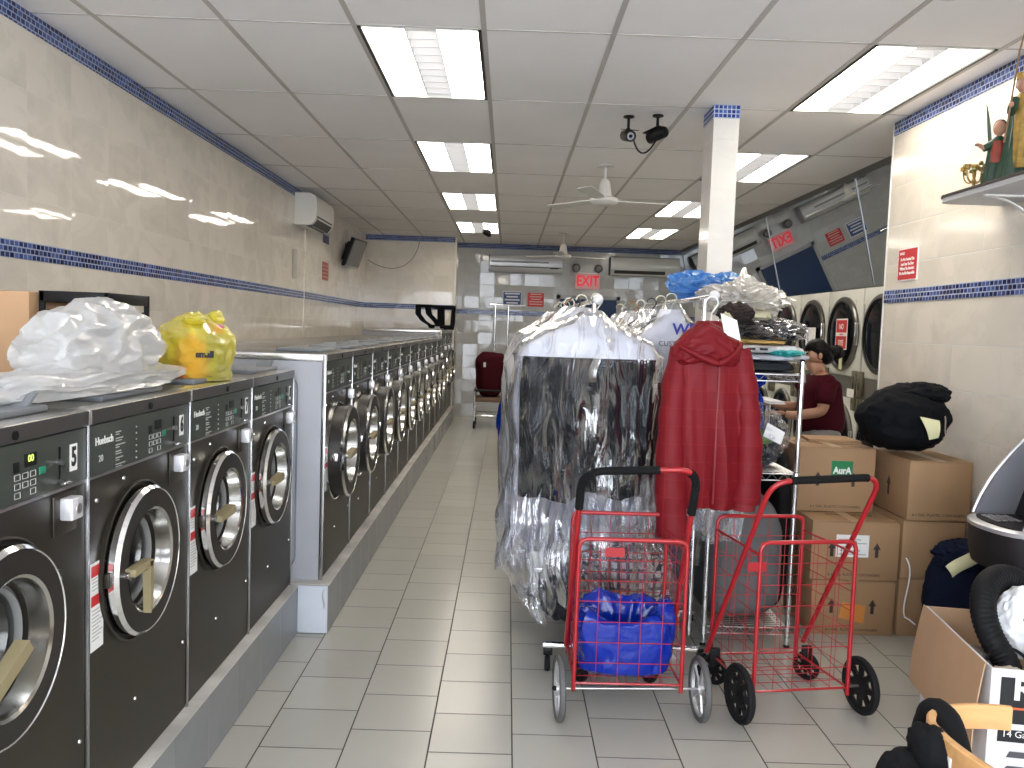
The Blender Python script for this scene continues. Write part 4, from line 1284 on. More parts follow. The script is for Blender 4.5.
# ---------------------------------------------------------------- printed carton with a vacuum hose
tan_in = pbr('tan_board', (.52, .335, .20), .75, var=.04)
print_white = pbr('printed_white_board', (.72, .72, .76), .4)
orange_p = pbr('orange_print', (.62, .12, .04), .5)
A, Bp = Vector((1.665, 3.19, 0)), Vector((1.572, 2.585, 0))
fwd = (A - Bp).normalized()
rgt = Vector((fwd.y, -fwd.x, 0))
def bx(u, v, z):      # u along the front to the right, v backwards, from the front left corner
    return Bp + rgt * u + fwd * v + Vector((0, 0, z))
LW, LD, LH = .50, (A - Bp).length, .49
t = thing('open_carton', 'open white printed carton with a tan flap folded down its side, holding a black hose', 'box', Bp)
def slab(u0, u1, v0, v1, z0, z1):
    m = MB()
    q = [bx(u0, v0, 0), bx(u1, v0, 0), bx(u1, v1, 0), bx(u0, v1, 0)]
    m.prism([p + Vector((0, 0, z0)) for p in q], (0, 0, z1 - z0))
    return m
fr = slab(0, LW, 0, .006, 0, LH).build('front_side', print_white, t, 0)
slab(0, .006, .0065, LD, 0, LH).build('left_side', print_white, t, 0)
slab(LW - .006, LW, .0065, LD, 0, LH).build('right_side', print_white, t, 0)
slab(.0065, LW - .0065, LD - .006, LD, 0, LH).build('back_side', tan_in, t, 0)
slab(.0065, LW - .0065, .0065, LD - .0065, .001, .006).build('bottom_board', tan_in, t, 0)
slab(.0062, .0072, .0066, LD - .0066, .007, LH - .001).build('inner_face', tan_in, t, 0)
fl = MB()
fl.grid(lambda a, b: bx(-.006 - .035 * math.sin(b * PI * .5), .03 + a * (LD - .03) - .05 * b * (1 - a) * .6, LH + .004 - .30 * b), 8, 8, .004)
fl.build('flap', tan_in, t, 30)
ROTF = math.atan2(rgt.y, rgt.x)
FR = (R(90), 0, ROTF)
def front_rect(u0, u1, z0, z1, mat, name, d=.001):
    m = MB()
    m.prism([bx(u0, -.0003, z0), bx(u1, -.0003, z0), bx(u1, -.0003, z1), bx(u0, -.0003, z1)], -fwd * d)
    return m.build(name, mat, t, 0)
front_rect(.030, .47, .315, .465, black_ink, 'logo_panel')
text('lettering', 'R', .105, white_paper, t, bx(.066, -.002, .375), FR, bold=.003)
front_rect(.055, .44, .362, .369, orange_p, 'logo_underline', .002)
front_rect(.030, .47, .255, .295, black_ink, 'caption_panel')
text('lettering', '14 Gallon', .030, white_paper, t, bx(.042, -.002, .266), FR)
m = MB()
for (u, z, w2, h2) in ((.06, .205, .09, .02), (.055, .165, .10, .012), (.055, .148, .10, .012), (.065, .112, .09, .012), (.06, .08, .08, .014)):
    p = [bx(u, -.0005, z), bx(u + w2, -.0005, z), bx(u + w2 * .95, -.0005, z + h2), bx(u + w2 * .1, -.0005, z + h2)]
    m.prism(p, -fwd * .001)
m.build('tool_pictures', pbr('tool_print', (.08, .08, .09), .5), t, 0)
m = MB()
m.prism([bx(-.0003, .05, .06), bx(-.0003, .09, .10), bx(-.0003, .07, .16), bx(-.0003, .03, .12)], rgt * -.001)
m.build('side_print', pbr('tool_print', (.08, .08, .09), .5), t, 0)
# hose
t = thing('vacuum_hose', 'thick ribbed black hose arching up out of the printed carton', 'hose', bx(.25, .35, .02))
hp = bez((1.80, 2.95, .12), (1.74, 2.72, .25), (1.735, 2.72, .40), (1.720, 2.76, .455), 14) + bez((1.720, 2.76, .455), (1.66, 2.80, .53), (1.655, 2.86, .66), (1.76, 2.92, .685), 22)[1:] + bez((1.76, 2.92, .685), (1.88, 2.98, .71), (1.98, 2.98, .60), (1.98, 2.9, .40), 20)[1:] + [Vector((1.97, 2.86, .15))]
dense = []
for i in range(len(hp) - 1):
    n_ = max(1, int((hp[i + 1] - hp[i]).length / .006))
    for k in range(n_):
        dense.append(hp[i].lerp(hp[i + 1], k / n_))
for _ in range(12):
    dense = [dense[0]] + [(dense[i - 1] + dense[i] * 2 + dense[i + 1]) / 4 for i in range(1, len(dense) - 1)] + [dense[-1]]
cnt = [0]
def rad(f):
    cnt[0] += 1
    return .042 + (.0015 if cnt[0] % 2 else -.0015)
MB().tube(dense, rad, 20).build('hose', pbr('hose_black', (.010, .010, .011), .6, spec=.15), t)
MB().cyl(dense[0], dense[2] + Vector((0, 0, .0)), .047, 20).build('hose_cuff', black_plastic, t)
# white bag with green lettering
t = thing('plastic_bag', 'white bag with green lettering standing inside the hose loop', 'bag', bx(.34, .30, .2))
MB().blob((1.82, 2.86, .545), (.085, .07, .125), seed=21, amp=.12, freq=1.6, ridge=.06, sub=5).build('bag_body', pbr('white_bag', (.76, .77, .78), .45, bump=.2, bscale=10), t)
for k, s_ in enumerate(('FPG', 'GRE')):
    text('lettering', s_, .05, pbr('green_lettering', (.02, .28, .20), .5), t, (1.775 + k * .012, 2.775, .575 - k * .055), (R(80), R(28), 0), sx=.8)
tag(MB().blob(bx(.10, .12, .40), (.07, .06, .05), seed=31, amp=.2, ridge=.1, sub=4).build('crumpled_paper', pbr('beige_paper', (.55, .48, .38), .7)), 'crumpled beige packing paper at the front corner of the printed carton', 'paper')
tag(MB().blob(bx(.12, .40, .36), (.07, .11, .05), seed=33, amp=.1, ridge=.03, sub=4).build('vacuum_attachment', pbr('attach_grey', (.06, .06, .06), .4)), 'dark vacuum attachment lying inside the printed carton', 'tool')
tag(MB().tube(bez(bx(.05, .18, .44), bx(.08, .20, .51), bx(.16, .20, .51), bx(.20, .18, .44), 12), .006, 8).build('power_lead', black_plastic), 'loop of black power cord over the crumpled paper', 'cord')

# ---------------------------------------------------------------- bentwood chair with a black coat
wood = pbr('pale_bentwood', (.60, .33, .13), .4, bump=.03, bscale=6, var=.15, vscale=5, stretch=(1, 6, 6))
t = thing('bentwood_chair', 'pale bentwood chair with a curved back hoop at the bottom right corner', 'chair', (1.12, 1.5, 0))
hoop = bez((1.05, 1.652, .757), (.965, 1.668, .757), (.868, 1.655, .757), (.850, 1.575, .757), 14) + bez((.850, 1.575, .757), (.842, 1.52, .757), (.845, 1.44, .757), (.89, 1.34, .757), 12)[1:] + [Vector((.95, 1.24, .757))]
m = MB()
rings = []
for i, p in enumerate(hoop):
    a = hoop[max(0, i - 1)]; b = hoop[min(len(hoop) - 1, i + 1)]
    n_ = Vector((-(b - a).y, (b - a).x, 0)).normalized()
    w2 = .008
    rings.append([p + n_ * w2 + Vector((0, 0, -.024)), p - n_ * w2 + Vector((0, 0, -.024)), p - n_ * w2 + Vector((0, 0, .02)), p - n_ * (w2 - .004) + Vector((0, 0, .024)), p + n_ * (w2 - .004) + Vector((0, 0, .024)), p + n_ * w2 + Vector((0, 0, .02))])
m.ring_loft(rings)
m.build('back_hoop', wood, t, 30)
MB().lathe([(.001, .43), (.19, .43), (.20, .44), (.20, .455), (.19, .465), (.001, .465)], (1.10, 1.48, 0), 'z', 40).build('seat', wood, t)
for (x, y) in ((.96, 1.60), (.96, 1.36), (1.22, 1.60), (1.22, 1.36)):
    MB().tube([(x, y, .435), (x + (x - 1.1) * .25, y + (y - 1.48) * .25, .0)], .016, 10, r1=.012).build('leg', wood, t)
for (x, y, hx, hy) in ((.93, 1.58, .845, 1.62), (.93, 1.40, .835, 1.44)):
    MB().tube([(x, y, .44), (hx, hy, .745)], .012, 10).build('back_post', wood, t)
MB().lathe([(.14, .20), (.148, .205), (.14, .21), (.132, .205)], (1.10, 1.48, 0), 'z', 36).build('leg_ring', wood, t)
coat = pbr('black_coat', (.005, .005, .006), .9, spec=.2, bump=.2, bscale=22)
t = thing('black_coat', 'black coat draped and knotted over the chair back hoop', 'coat', (.83, 1.55, .7))
MB().tube(bez((.895, 1.695, .60), (.895, 1.695, .68), (.895, 1.68, .755), (.897, 1.645, .765), 10) + bez((.897, 1.645, .765), (.90, 1.61, .77), (.915, 1.585, .72), (.925, 1.57, .60), 12)[1:], lambda f: .022 + .008 * math.sin(f * PI) + .004 * noise.noise((f * 9, 0, 0)), 14).build('sleeve_loop', coat, t)
MB().blob((.838, 1.55, .735), (.036, .060, .048), seed=41, amp=.10, freq=1.3, ridge=.06, sub=5, fine=.2).build('knot', coat, t)
MB().blob((.80, 1.56, .665), (.055, .06, .06), seed=43, amp=.10, freq=1.3, ridge=.06, sub=5, fine=.2).build('coat_fold', coat, t)
MB().blob((.755, 1.46, .54), (.085, .11, .19), seed=45, amp=.10, freq=1.3, ridge=.06, sub=5, fine=.2).build('coat_body', coat, t)
MB().box(.838, .841, 1.484, 1.494, .735, .752).build('care_tag', white_paper, t, 0)
# ---------------------------------------------------------------- hanging garments
suit_film = film('suit_film', milk=.014, gl=.24, rough=.12, bump=1.0, bscale=7.0, stretch=(1.5, 1, .40))
clear_film = film('clear_film', milk=.012, gl=.20, rough=.05, bump=1.0, bscale=6.5, stretch=(1.5, 1, .34))
milky_film = film('milky_film', milk=.38, gl=.26, rough=.10, bump=.8, bscale=9)
haze_film = film('haze_film', milk=.16, gl=.24, rough=.08, bump=.9, bscale=10)
paper_cape = pbr('paper_cape', (.80, .80, .83), .6, bump=.1, bscale=6)

def cloth(mb, cx, cy, secs, fold=.10, freq=5, seed=0.0, n=56, sub=5, ragged=0.0, nz=.02, cap_top=True, cap_bot=False, power=2.6, nscale=3.0):
    """secs from hem to neck: (z, half width, half depth[, x shift]); folds deepen to the hem"""
    rings = []
    z0, z1 = secs[0][0], secs[-1][0]
    for i in range(len(secs) - 1):
        a, b = secs[i], secs[i + 1]
        for k in range(sub + (1 if i == len(secs) - 2 else 0)):
            f = k / sub
            z = a[0] + (b[0] - a[0]) * f
            rx = a[1] + (b[1] - a[1]) * f
            ry = a[2] + (b[2] - a[2]) * f
            sx = (a[3] if len(a) > 3 else 0) * (1 - f) + (b[3] if len(b) > 3 else 0) * f
            t = 1 - (z - z0) / (z1 - z0)
            ring = []
            for j in range(n):
                an = 2 * PI * j / n
                ca, sa = math.cos(an), math.sin(an)
                ex = abs(ca) ** (2 / power) * (1 if ca >= 0 else -1)
                ey = abs(sa) ** (2 / power) * (1 if sa >= 0 else -1)
                px, py = rx * ex, ry * ey
                w = noise.noise((px * 14 + seed, py * 3 + (3 if sa > 0 else 0), z * 1.2 + seed)) + .6 * noise.noise((px * 30 + seed, 5 + py, z * 2.2))
                d = fold * w * (.25 + .75 * t)
                q = noise.noise_vector((px * nscale + seed, py * nscale, z * nscale))
                zz = z
                if ragged and i == 0 and k == 0:
                    zz += ragged * noise.noise((px * 7 + seed, py * 5, 2.0))
                elif ragged and i == 0:
                    zz += ragged * noise.noise((px * 7 + seed, py * 5, 2.0)) * (1 - f)
                ring.append((cx + sx + px + q.x * nz, cy + py + d * (1 if sa < 0 else -1) * .6 * abs(ey) + q.y * nz, zz + q.z * nz * .5))
            rings.append(ring)
    return mb.ring_loft(rings, cap_bot, cap_top)

def hanger(par, x, y, zt, w, m, zb):
    """wire hanger: hook over a rail whose top is at zt, shoulders at zb"""
    hk = [(x + .026 * math.cos(a), y, zt - .010 + .026 * math.sin(a)) for a in [R(200 - 20 * k) for k in range(12)]]
    hk = [(x + .026 * math.cos(R(180 - 18 * k)), y, zt - .014 + .026 * math.sin(R(180 - 18 * k))) for k in range(13)] + [(x, y, zt - .06), (x, y, zb + .045)]
    mb = MB().tube(hk, .0035, 6)
    mb.tube(rounded([(x, y, zb + .045), (x - w, y, zb - .04), (x + w, y, zb - .04), (x, y, zb + .045)], .02), .003, 6)
    return mb.build('hanger', m, par)

hang_cols = [pbr('hanger_cream', (.62, .58, .45), .4), pbr('hanger_orange', (.55, .25, .06), .4), pbr('hanger_dark', (.03, .03, .03), .4), pbr('hanger_pale_green', (.40, .48, .40), .4), white_plastic]
def garment(name, label, x, y, ztop, rail, half, length, col, fm, seed, cape=False, extra=0.0, group=None, depth=.055, drop=.10, hcol=None, fdrop=.25):
    t = thing(name, label, 'garment', (x, y, ztop - length), group)
    zb = ztop - length
    sh = ztop - .15
    cm = pbr('cloth_%.3f_%.3f_%.3f' % col, col, .8, bump=.2, bscale=25)
    mb = cloth(MB(), x, y, [(zb, half * .97, depth), (zb + length * .4, half * .93, depth), (sh - .05, half * .95, depth), (sh, half * .85, depth * .9), (ztop - .05, half * .38, depth * .6), (ztop, .05, .02)], fold=.05, seed=seed, ragged=.03)
    mb.build('cloth', cm, t)
    hanger(t, x, y, rail, half * .75, hcol or hang_cols[int(seed * 7) % 5], ztop - .03)
    if cape:
        cloth(MB(), x, y, [(sh - cape, half * .985, depth * 1.12), (sh - .01, half * .97, depth * 1.1), (sh + .02, half * .86, depth * 1.0), (ztop - .045, half * .40, depth * .7), (ztop + .012, .055, .03)], fold=.012, seed=seed, nz=.004).build('paper_cape', paper_cape, t)
    if fm:
        cloth(MB(), x, y, [(zb - fdrop, half * 1.08 + extra, depth * 1.25), (zb + .0, half * 1.10 + extra, depth * 1.45), (sh - .1, half * 1.12 + extra * .8, depth * 1.45), (sh + .03, half * .98 + extra * .3, depth * 1.3), (ztop - .03, half * .46, depth * .9), (ztop + .03, .05, .03)],
              fold=.075, seed=seed + 4, ragged=.10, nz=.030, sub=7, n=80, nscale=6).build('film_cover', fm, t)
    return t

# ---------------------------------------------------------------- the two garment rails
def rail_rack(label, x, y0, y1, z, bx0, bx1, crossbars, posts, skew=0.0):
    t = thing('garment_rack', label, 'garment rack', (x, (y0 + y1) / 2, 0), 'rolling garment rails')
    MB().cyl((x, y0, z), (x + skew, y1, z), .013, 16).build('hanging_rail', chrome, t)
    for y in (y0 - .012, y1 + .012):
        MB().blob((x if y < y0 else x + skew, y, z), (.024, .024, .024), amp=0, sub=3).build('end_cap', pbr('cap_white', (.70, .70, .72), .25), t)
    for p in posts:
        MB().cyl((x + skew * (p - y0) / (y1 - y0), p, .10), (x + skew * (p - y0) / (y1 - y0), p, z - .012), .012, 14).build('upright', chrome, t)
    MB().cyl((x, crossbars[0], .105), (x + skew, crossbars[-1], .105), .013, 12).build('floor_rail', chrome, t)
    bx1_ = bx1
    for y in crossbars:
        bx1 = bx1_ if y == crossbars[0] else min(bx1_, x + .40 if x < .5 else bx1_)
        MB().box(bx0, bx1, y - .016, y + .016, .112, .132, bev=.004).build('cross_bar', chrome, t)
        for xx in (bx0 + .025, bx1 - .025):
            c = MB().box(xx - .02, xx + .02, y - .014, y + .014, .078, .111, bev=.004).build('caster_fork', black_metal, t)
            MB().lathe([(.001, -.011), (.030, -.011), (.034, -.006), (.034, .006), (.030, .011), (.001, .011)], (xx, y + .012, .0345), 'x', 20).build('caster_wheel', rubber, parent=c)
    return t
RX, RZ = .40, 1.655
rail_rack('chrome rolling rack with the plastic covered suit at its front', RX, 3.80, 6.1, RZ, .20, .93, (3.62, 4.78, 5.95), (3.93, 5.98))
R2X, R2Z = .90, 1.685
rail_rack('chrome rolling rack behind the red jacket, its rail ending by the pillar', R2X, 3.70, 6.55, R2Z, .62, .985, (4.12, 6.4), (3.86, 6.45))

GL = 'plastic covered garments on the left rack'
# the dark suit at the front, with its paper cape
t = thing('covered_suit', 'black suit in shiny clear plastic under a white paper cape, foremost on the left rack', 'garment', (RX, 3.76, .5))
suit_m = pbr('black_suiting', (.004, .005, .008), .9, spec=.04, bump=.25, bscale=18)
SX = .372
cloth(MB(), SX, 3.775, [(.765, .295, .030), (.95, .300, .040), (1.25, .306, .045), (1.40, .295, .030), (1.46, .22, .022), (1.53, .07, .015), (1.565, .02, .01)], fold=.10, seed=3.3, ragged=.075, sub=6).build('cloth', suit_m, t)
cloth(MB(), SX, 3.772, [(1.392, .312, .066), (1.40, .312, .068), (1.445, .285, .064), (1.50, .185, .05), (1.545, .075, .04), (1.58, .045, .03)], fold=.02, seed=1.2, nz=.006).build('paper_cape', paper_cape, t)
cloth(MB(), SX - .012, 3.775, [(.24, .30, .06, .02), (.42, .34, .08, -.01), (.75, .35, .092), (1.2, .345, .095), (1.40, .345, .098), (1.46, .30, .090), (1.53, .15, .07), (1.60, .05, .04)], fold=.15, seed=7.7, ragged=.16, nz=.030, n=110, sub=10, nscale=7).build('film_cover', suit_film, t)
hanger(t, RX, 3.83, RZ + .014, .2, hang_cols[0], 1.55)
gc = [(.55, .48, .36), (.03, .03, .05), (.62, .56, .20), (.10, .13, .22), (.45, .44, .42), (.20, .07, .06), (.30, .32, .34), (.05, .05, .06)]
gl = ['pale garment under milky plastic just behind the black suit', 'dark garment under plastic, third on the left rack from the front', 'yellowish garment under plastic, fourth on the left rack from the front', 'dull blue garment under plastic, fifth on the left rack from the front',
      'grey garment under plastic, sixth on the left rack from the front', 'brown garment under plastic, seventh on the left rack from the front', 'silver grey garment under plastic, eighth on the left rack from the front', 'black garment under plastic, last on the left rack']
for k in range(8):
    y = 3.99 + k * .24
    garment('covered_garment', gl[k], RX - .055 - .012 * (k % 3), y, 1.585 + .012 * (k % 2), RZ + .014, .25 + .015 * (k % 2), .78 + .08 * ((k * 3) % 4), gc[k], (milky_film if k % 2 == 0 else haze_film), 1.3 + k * 1.71, cape=.10 if k in (0, 2, 4) else False, extra=.06, group=GL, depth=.06, hcol=hang_cols[(k * 2) % 5], fdrop=.30)

# second rack
g2 = [((.14, .015, .02), 1.10, .20, 'dark red garment with a lettered paper cape reading WE, first inside the second rack'), ((.06, .012, .07), 1.42, 0, 'long purple garment under plastic, second inside the second rack'), ((.5, .5, .5), .95, .1, 'pale grey garment under plastic, third inside the second rack'),
      ((.04, .05, .09), .9, .1, 'navy garment under plastic, fourth inside the second rack'), ((.45, .42, .35), 1.0, .1, 'beige garment under plastic, fifth inside the second rack'), ((.10, .10, .11), .95, .1, 'charcoal garment under plastic, sixth inside the second rack'), ((.5, .5, .45), .9, .1, 'off white garment under plastic, last on the second rack')]
for k, (c_, ln_, cp_, lb) in enumerate(g2):
    y = 4.17 + k * .32
    hx = .185
    garment('covered_garment', lb, R2X - .095 + .006 * (k % 3), y, 1.62 - .012 * (k % 2), R2Z + .014, hx, ln_, c_, haze_film if k else clear_film, 2.1 + k * 1.37, cape=cp_ if cp_ else False, extra=.005, group='plastic covered garments on the second rack', depth=.065, hcol=hang_cols[(k * 2 + 3) % 5], fdrop=.16)
r = [o for o in bpy.data.objects if o.get('label', '').endswith('reading WE, first inside the second rack')][0]
blue_ink = pbr('blue_print', (.02, .03, .32), .5)
text('lettering', 'WE', .075, blue_ink, r, (.80, 4.074, 1.495), FACE_CAM, bold=.002)
text('small_lettering', 'CUSTOMERS', .034, pbr('grey_print', (.10, .10, .12), .5), r, (.735, 4.074, 1.445), FACE_CAM)

# red quilted jacket on the near end of the second rack
red_q = tile_mat('red_quilting', 0, 2, .085, .075, 0.0, (.175, .007, .012), (.145, .005, .009), (.215, .018, .02), mortar=.003, rough=.55, wave=.006, wscale=9, rnd=.3, mortar_bump=-.15, spec=.2)
red_p = pbr('red_nylon', (.165, .007, .011), .55, spec=.2, bump=.3, bscale=16)
t = thing('red_jacket', 'red quilted jacket with a hood hanging at the front of the second rack', 'jacket', (.88, 3.58, .7))
cloth(MB(), .875, 3.585, [(.775, .155, .075, .03), (.90, .165, .085, .025), (1.15, .165, .085, .01), (1.38, .165, .075, -.01), (1.46, .15, .065, -.02), (1.53, .085, .05, -.02), (1.57, .05, .04, -.02)], fold=.07, seed=5.1, n=80, sub=8, nz=.012).build('jacket_body', red_q, t)
def sleeve(p, r0, r1, seed):
    pts = bez(*p, 24)
    s_ = [0]
    def rad(f):
        s_[0] += 1
        return r0 + (r1 - r0) * f + .002 * math.sin(f * 34) + .010 * noise.noise((f * 7 + seed, seed, 0))
    return MB().tube(pts, rad, 22)
sleeve([(.745, 3.575, 1.45), (.705, 3.56, 1.25), (.70, 3.545, .95), (.735, 3.53, .655)], .050, .070, 1.0).build('sleeve', red_q, t)
sleeve([(.985, 3.575, 1.45), (1.045, 3.57, 1.25), (1.055, 3.56, 1.0), (1.040, 3.56, .80)], .050, .066, 6.0).build('sleeve', red_q, t)
for (x, y, z) in ((.737, 3.528, .642), (1.039, 3.56, .787)):
    MB().tube([(x, y, z + .02), (x, y, z - .02)], .050, 18).build('cuff', pbr('dark_red_rib', (.20, .008, .012), .7), t)
hood = MB()
hood.blob((.845, 3.545, 1.490), (.150, .078, .085), seed=51, amp=.10, freq=1.5, ridge=.07, sub=5, shape=lambda p, d: Vector((p.x, p.y - .03 * max(0, -d.z), p.z - .06 * abs(d.x))))
hood.build('hood', red_p, t)
MB().tube(bez((.715, 3.50, 1.465), (.79, 3.455, 1.42), (.86, 3.45, 1.40), (.875, 3.47, 1.395), 12) + bez((.875, 3.47, 1.395), (.92, 3.46, 1.41), (.97, 3.49, 1.45), (.985, 3.53, 1.48), 10)[1:], lambda f: .009 + .006 * math.sin(f * PI), 12).build('hood_edge', red_p, t)
MB().box(.886, .894, 3.492, 3.499, .80, 1.39, bev=.002).build('zip', pbr('dark_zip', (.20, .01, .012), .5), t)
hanger(t, .87, 3.60, R2Z - .02, .13, white_plastic, 1.53)
MB().grid(lambda u, v: (.885 + u * .065 + v * .02, 3.505 - .02 * u, 1.605 - v * .085 - u * .028), 4, 4, .002).build('paper_tag', white_paper, t, 0)
# clear film hanging below the jacket
tag(cloth(MB(), .93, 3.78, [(.58, .16, .03), (.72, .17, .05), (.95, .16, .05)], fold=.10, seed=12, ragged=.1, nz=.03, n=64, sub=9).build('plastic_film', haze_film), 'crinkled clear plastic hanging below the red jacket', 'plastic')
bluef = film('blue_film', milk=.62, gl=.15, col=(.16, .42, .82), rough=.2, bump=.6, bscale=9)
t_ = MB()
t_.blob((.985, 4.55, 1.775), (.13, .09, .075), seed=61, amp=.2, freq=1.4, ridge=.30, sub=5, fine=.12)
tag(t_.build('blue_plastic_bag', bluef), 'light blue plastic film bunched on the second rack, left of the pillar foot', 'plastic')
t_ = MB().blob((1.175, 4.60, 1.775), (.095, .085, .075), seed=64, amp=.2, freq=1.4, ridge=.30, sub=5, fine=.12)
tag(t_.build('blue_plastic_bag', bluef), 'light blue plastic film bunched in front of the pillar, right of its mosaic band', 'plastic')

# plaid bundle and dark bundle lying on the rack base behind the cart
plaid = tile_mat('plaid_cloth', 0, 2, .042, .042, 0, (.62, .60, .60), (.40, .37, .40), (.03, .025, .04), mortar=.016, rough=.8, rnd=1.0, wave=.004, wscale=14)
t = thing('laundry_bundle', 'black and white plaid bundle in clear plastic behind the left shopping cart', 'bundle', (.58, 3.90, .135))
MB().blob((.585, 3.90, .33), (.20, .15, .19), seed=71, amp=.12, freq=1.6, ridge=.06, flat=.137, sub=5).build('plaid_cloth', plaid, t)
MB().blob((.585, 3.895, .36), (.215, .17, .225), seed=74, amp=.12, freq=1.6, ridge=.12, flat=.1365, sub=5).build('film_cover', clear_film, t)
tag(MB().blob((.32, 3.95, .27), (.13, .22, .135), seed=77, amp=.15, ridge=.08, flat=.136, sub=5).build('dark_bundle', pbr('dark_cloth', (.012, .014, .02), .8, bump=.2)), 'dark folded clothing lying low on the left rack base', 'clothes')

# ---------------------------------------------------------------- chrome wire shelving by the pillar
t = thing('wire_shelving', 'chrome wire shelving unit loaded with bagged clothes, in front of the pillar', 'shelving', (1.21, 4.5, 0))
sx0, sx1, sy0, sy1 = 1.005, 1.415, 4.0, 5.05
for x in (sx0, sx1):
    for y in (sy0, sy1):
        p = MB().cyl((x, y, .015), (x, y, 1.40), .0125, 16).build('post', chrome, t)
        MB().lathe([(.0125, 1.40), (.014, 1.403), (.010, 1.41), (.001, 1.412)], (x, y, 0), 'z', 16).build('post_cap', black_plastic, parent=p)
        MB().lathe([(.001, 0), (.016, 0), (.014, .012), (.008, .016)], (x, y, 0), 'z', 16).build('foot', black_plastic, parent=p)
for z in (.095, .855, 1.335):
    m = MB()
    for zz in (z, z - .032):
        m.tube(rounded([(sx0, sy0, zz), (sx1, sy0, zz), (sx1, sy1, zz), (sx0, sy1, zz)], .01, 3, True), .0032, 6, True)
    for (xa, ya, xb, yb, n_) in ((sx0, sy0, sx1, sy0, 7), (sx0, sy1, sx1, sy1, 7), (sx0, sy0, sx0, sy1, 16), (sx1, sy0, sx1, sy1, 16)):
        m.tube([(xa + (xb - xa) * i / (2 * n_), ya + (yb - ya) * i / (2 * n_), z if i % 2 == 0 else z - .032) for i in range(2 * n_ + 1)], .0022, 5)
    for i in range(1, 40):
        y = sy0 + (sy1 - sy0) * i / 40
        m.tube([(sx0, y, z + .004), (sx1, y, z + .004)], .0017, 5)
    for i in range(1, 4):
        x = sx0 + (sx1 - sx0) * i / 4
        m.tube([(x, sy0, z), (x, sy1, z)], .0028, 5)
    m.build('shelf', pbr('shelf_wire', (.60, .60, .60), .35, 1.0), t)
    for x in (sx0, sx1):
        for y in (sy0, sy1):
            MB().lathe([(.0127, -.036), (.019, -.034), (.016, .006), (.0127, .008)], (x, y, z), 'z', 16).build('collar', steel, t)
def taper(p, d):
    p.x *= 1 - .20 * max(0, d.z) ** 2
    p.y *= 1 - .15 * max(0, d.z)
    return p
def sack(p, d):
    e = lambda v: (abs(v) ** .42) * (1 if v >= 0 else -1)
    n_ = noise.noise((d.x * 2 + 4, d.y * 2, d.z * 2))
    q = Vector((e(d.x) * .196, e(d.y) * .405, e(d.z) * (.345 if d.z < 0 else .325))) * (1 + .05 * n_)
    q.x *= 1 - .25 * max(0, d.z) ** 2
    q.z *= 1 - .16 * max(0, d.x)
    return q
tag(MB().blob((1.215, 4.42, .425), (1, 1, 1), amp=0, sub=5, flat=.104, shape=sack).build('laundry_bag', pbr('grey_sack', (.125, .128, .130), .85, spec=.1, bump=.2, bscale=9)), 'big soft grey laundry bag on the lowest wire shelf', 'bag')
t = thing('clothes_bag', 'clear plastic bag of dark clothes with a white slip, on the middle wire shelf', 'bag', (1.24, 4.2, .86))
MB().blob((1.24, 4.20, .945), (.155, .15, .085), seed=83, amp=.12, ridge=.06, flat=.866, sub=5).build('dark_clothes', pbr('dark_grey_cloth', (.028, .032, .036), .85, spec=.1, bump=.2), t)
MB().blob((1.26, 4.16, 1.00), (.09, .09, .05), seed=84, amp=.15, ridge=.1, sub=4).build('green_cloth', pbr('green_cloth', (.14, .30, .06), .8), t)
MB().blob((1.245, 4.195, 1.01), (.175, .185, .16), seed=85, amp=.14, ridge=.14, flat=.862, sub=5, fine=.25).build('film_cover', film('pile_film', milk=.03, gl=.09, rough=.12, bump=.5, bscale=7), t)
MB().prism([(1.27, 4.02, 1.10), (1.355, 4.015, 1.055), (1.335, 4.01, .995), (1.25, 4.015, 1.035)], (0, .001, 0)).build('paper_slip', white_paper, t, 0)
shiny_blue = pbr('shiny_blue_plastic', (.004, .032, .36), .18, spec=.35, bump=.5, bscale=9, coat=.2)
t = thing('blue_bag', 'bright blue plastic bag with a knotted top, on the middle wire shelf', 'bag', (1.31, 4.72, .86))
MB().blob((1.33, 4.62, 1.08), (.085, .17, .225), seed=87, amp=.14, ridge=.12, flat=.862, sub=5).build('bag_body', shiny_blue, t)
MB().blob((1.36, 4.56, 1.275), (.055, .055, .035), seed=88, amp=.25, ridge=.25, sub=5).build('knot', shiny_blue, t)
tag(MB().blob((1.19, 4.52, 1.17), (.06, .13, .10), seed=89, amp=.16, ridge=.12, sub=5).build('white_bundle', pbr('white_wrap', (.70, .71, .73), .35, bump=.3, bscale=8)), 'white plastic bundle leaning on the blue bag under the top wire shelf', 'bundle')
bpy.data.objects['white_bundle'].location = (0, 0, -.17)
# pile on the top shelf, bottom to top
def folded(label, x0, x1, y0, y1, z0, z1, m_, seed, cat='clothes', nm='folded_clothes', group='clothes piled on the top wire shelf'):
    cx, cy, cz = (x0 + x1) / 2, (y0 + y1) / 2, (z0 + z1) / 2
    def sq(p, d):
        e = lambda v: (abs(v) ** .55) * (1 if v >= 0 else -1)
        n_ = noise.noise((d.x * 3 + seed, d.y * 3, d.z * 3))
        return Vector((e(d.x) * (x1 - x0) * .5, e(d.y) * (y1 - y0) * .5, e(d.z) * (z1 - z0) * .5)) * (1 + .10 * n_)
    return tag(MB().blob((cx, cy, cz), (1, 1, 1), amp=0, sub=5, shape=sq).build(nm, m_), label, cat, group)
wrap_grey = film('wrapped_grey', milk=.55, gl=.3, rough=.18, bump=.8, bscale=10)
folded('dark folded clothes at the bottom of the pile on the top wire shelf', 1.03, 1.42, 4.03, 4.5, 1.342, 1.395, pbr('dark_grey_cloth', (.035, .04, .045), .8), 1)
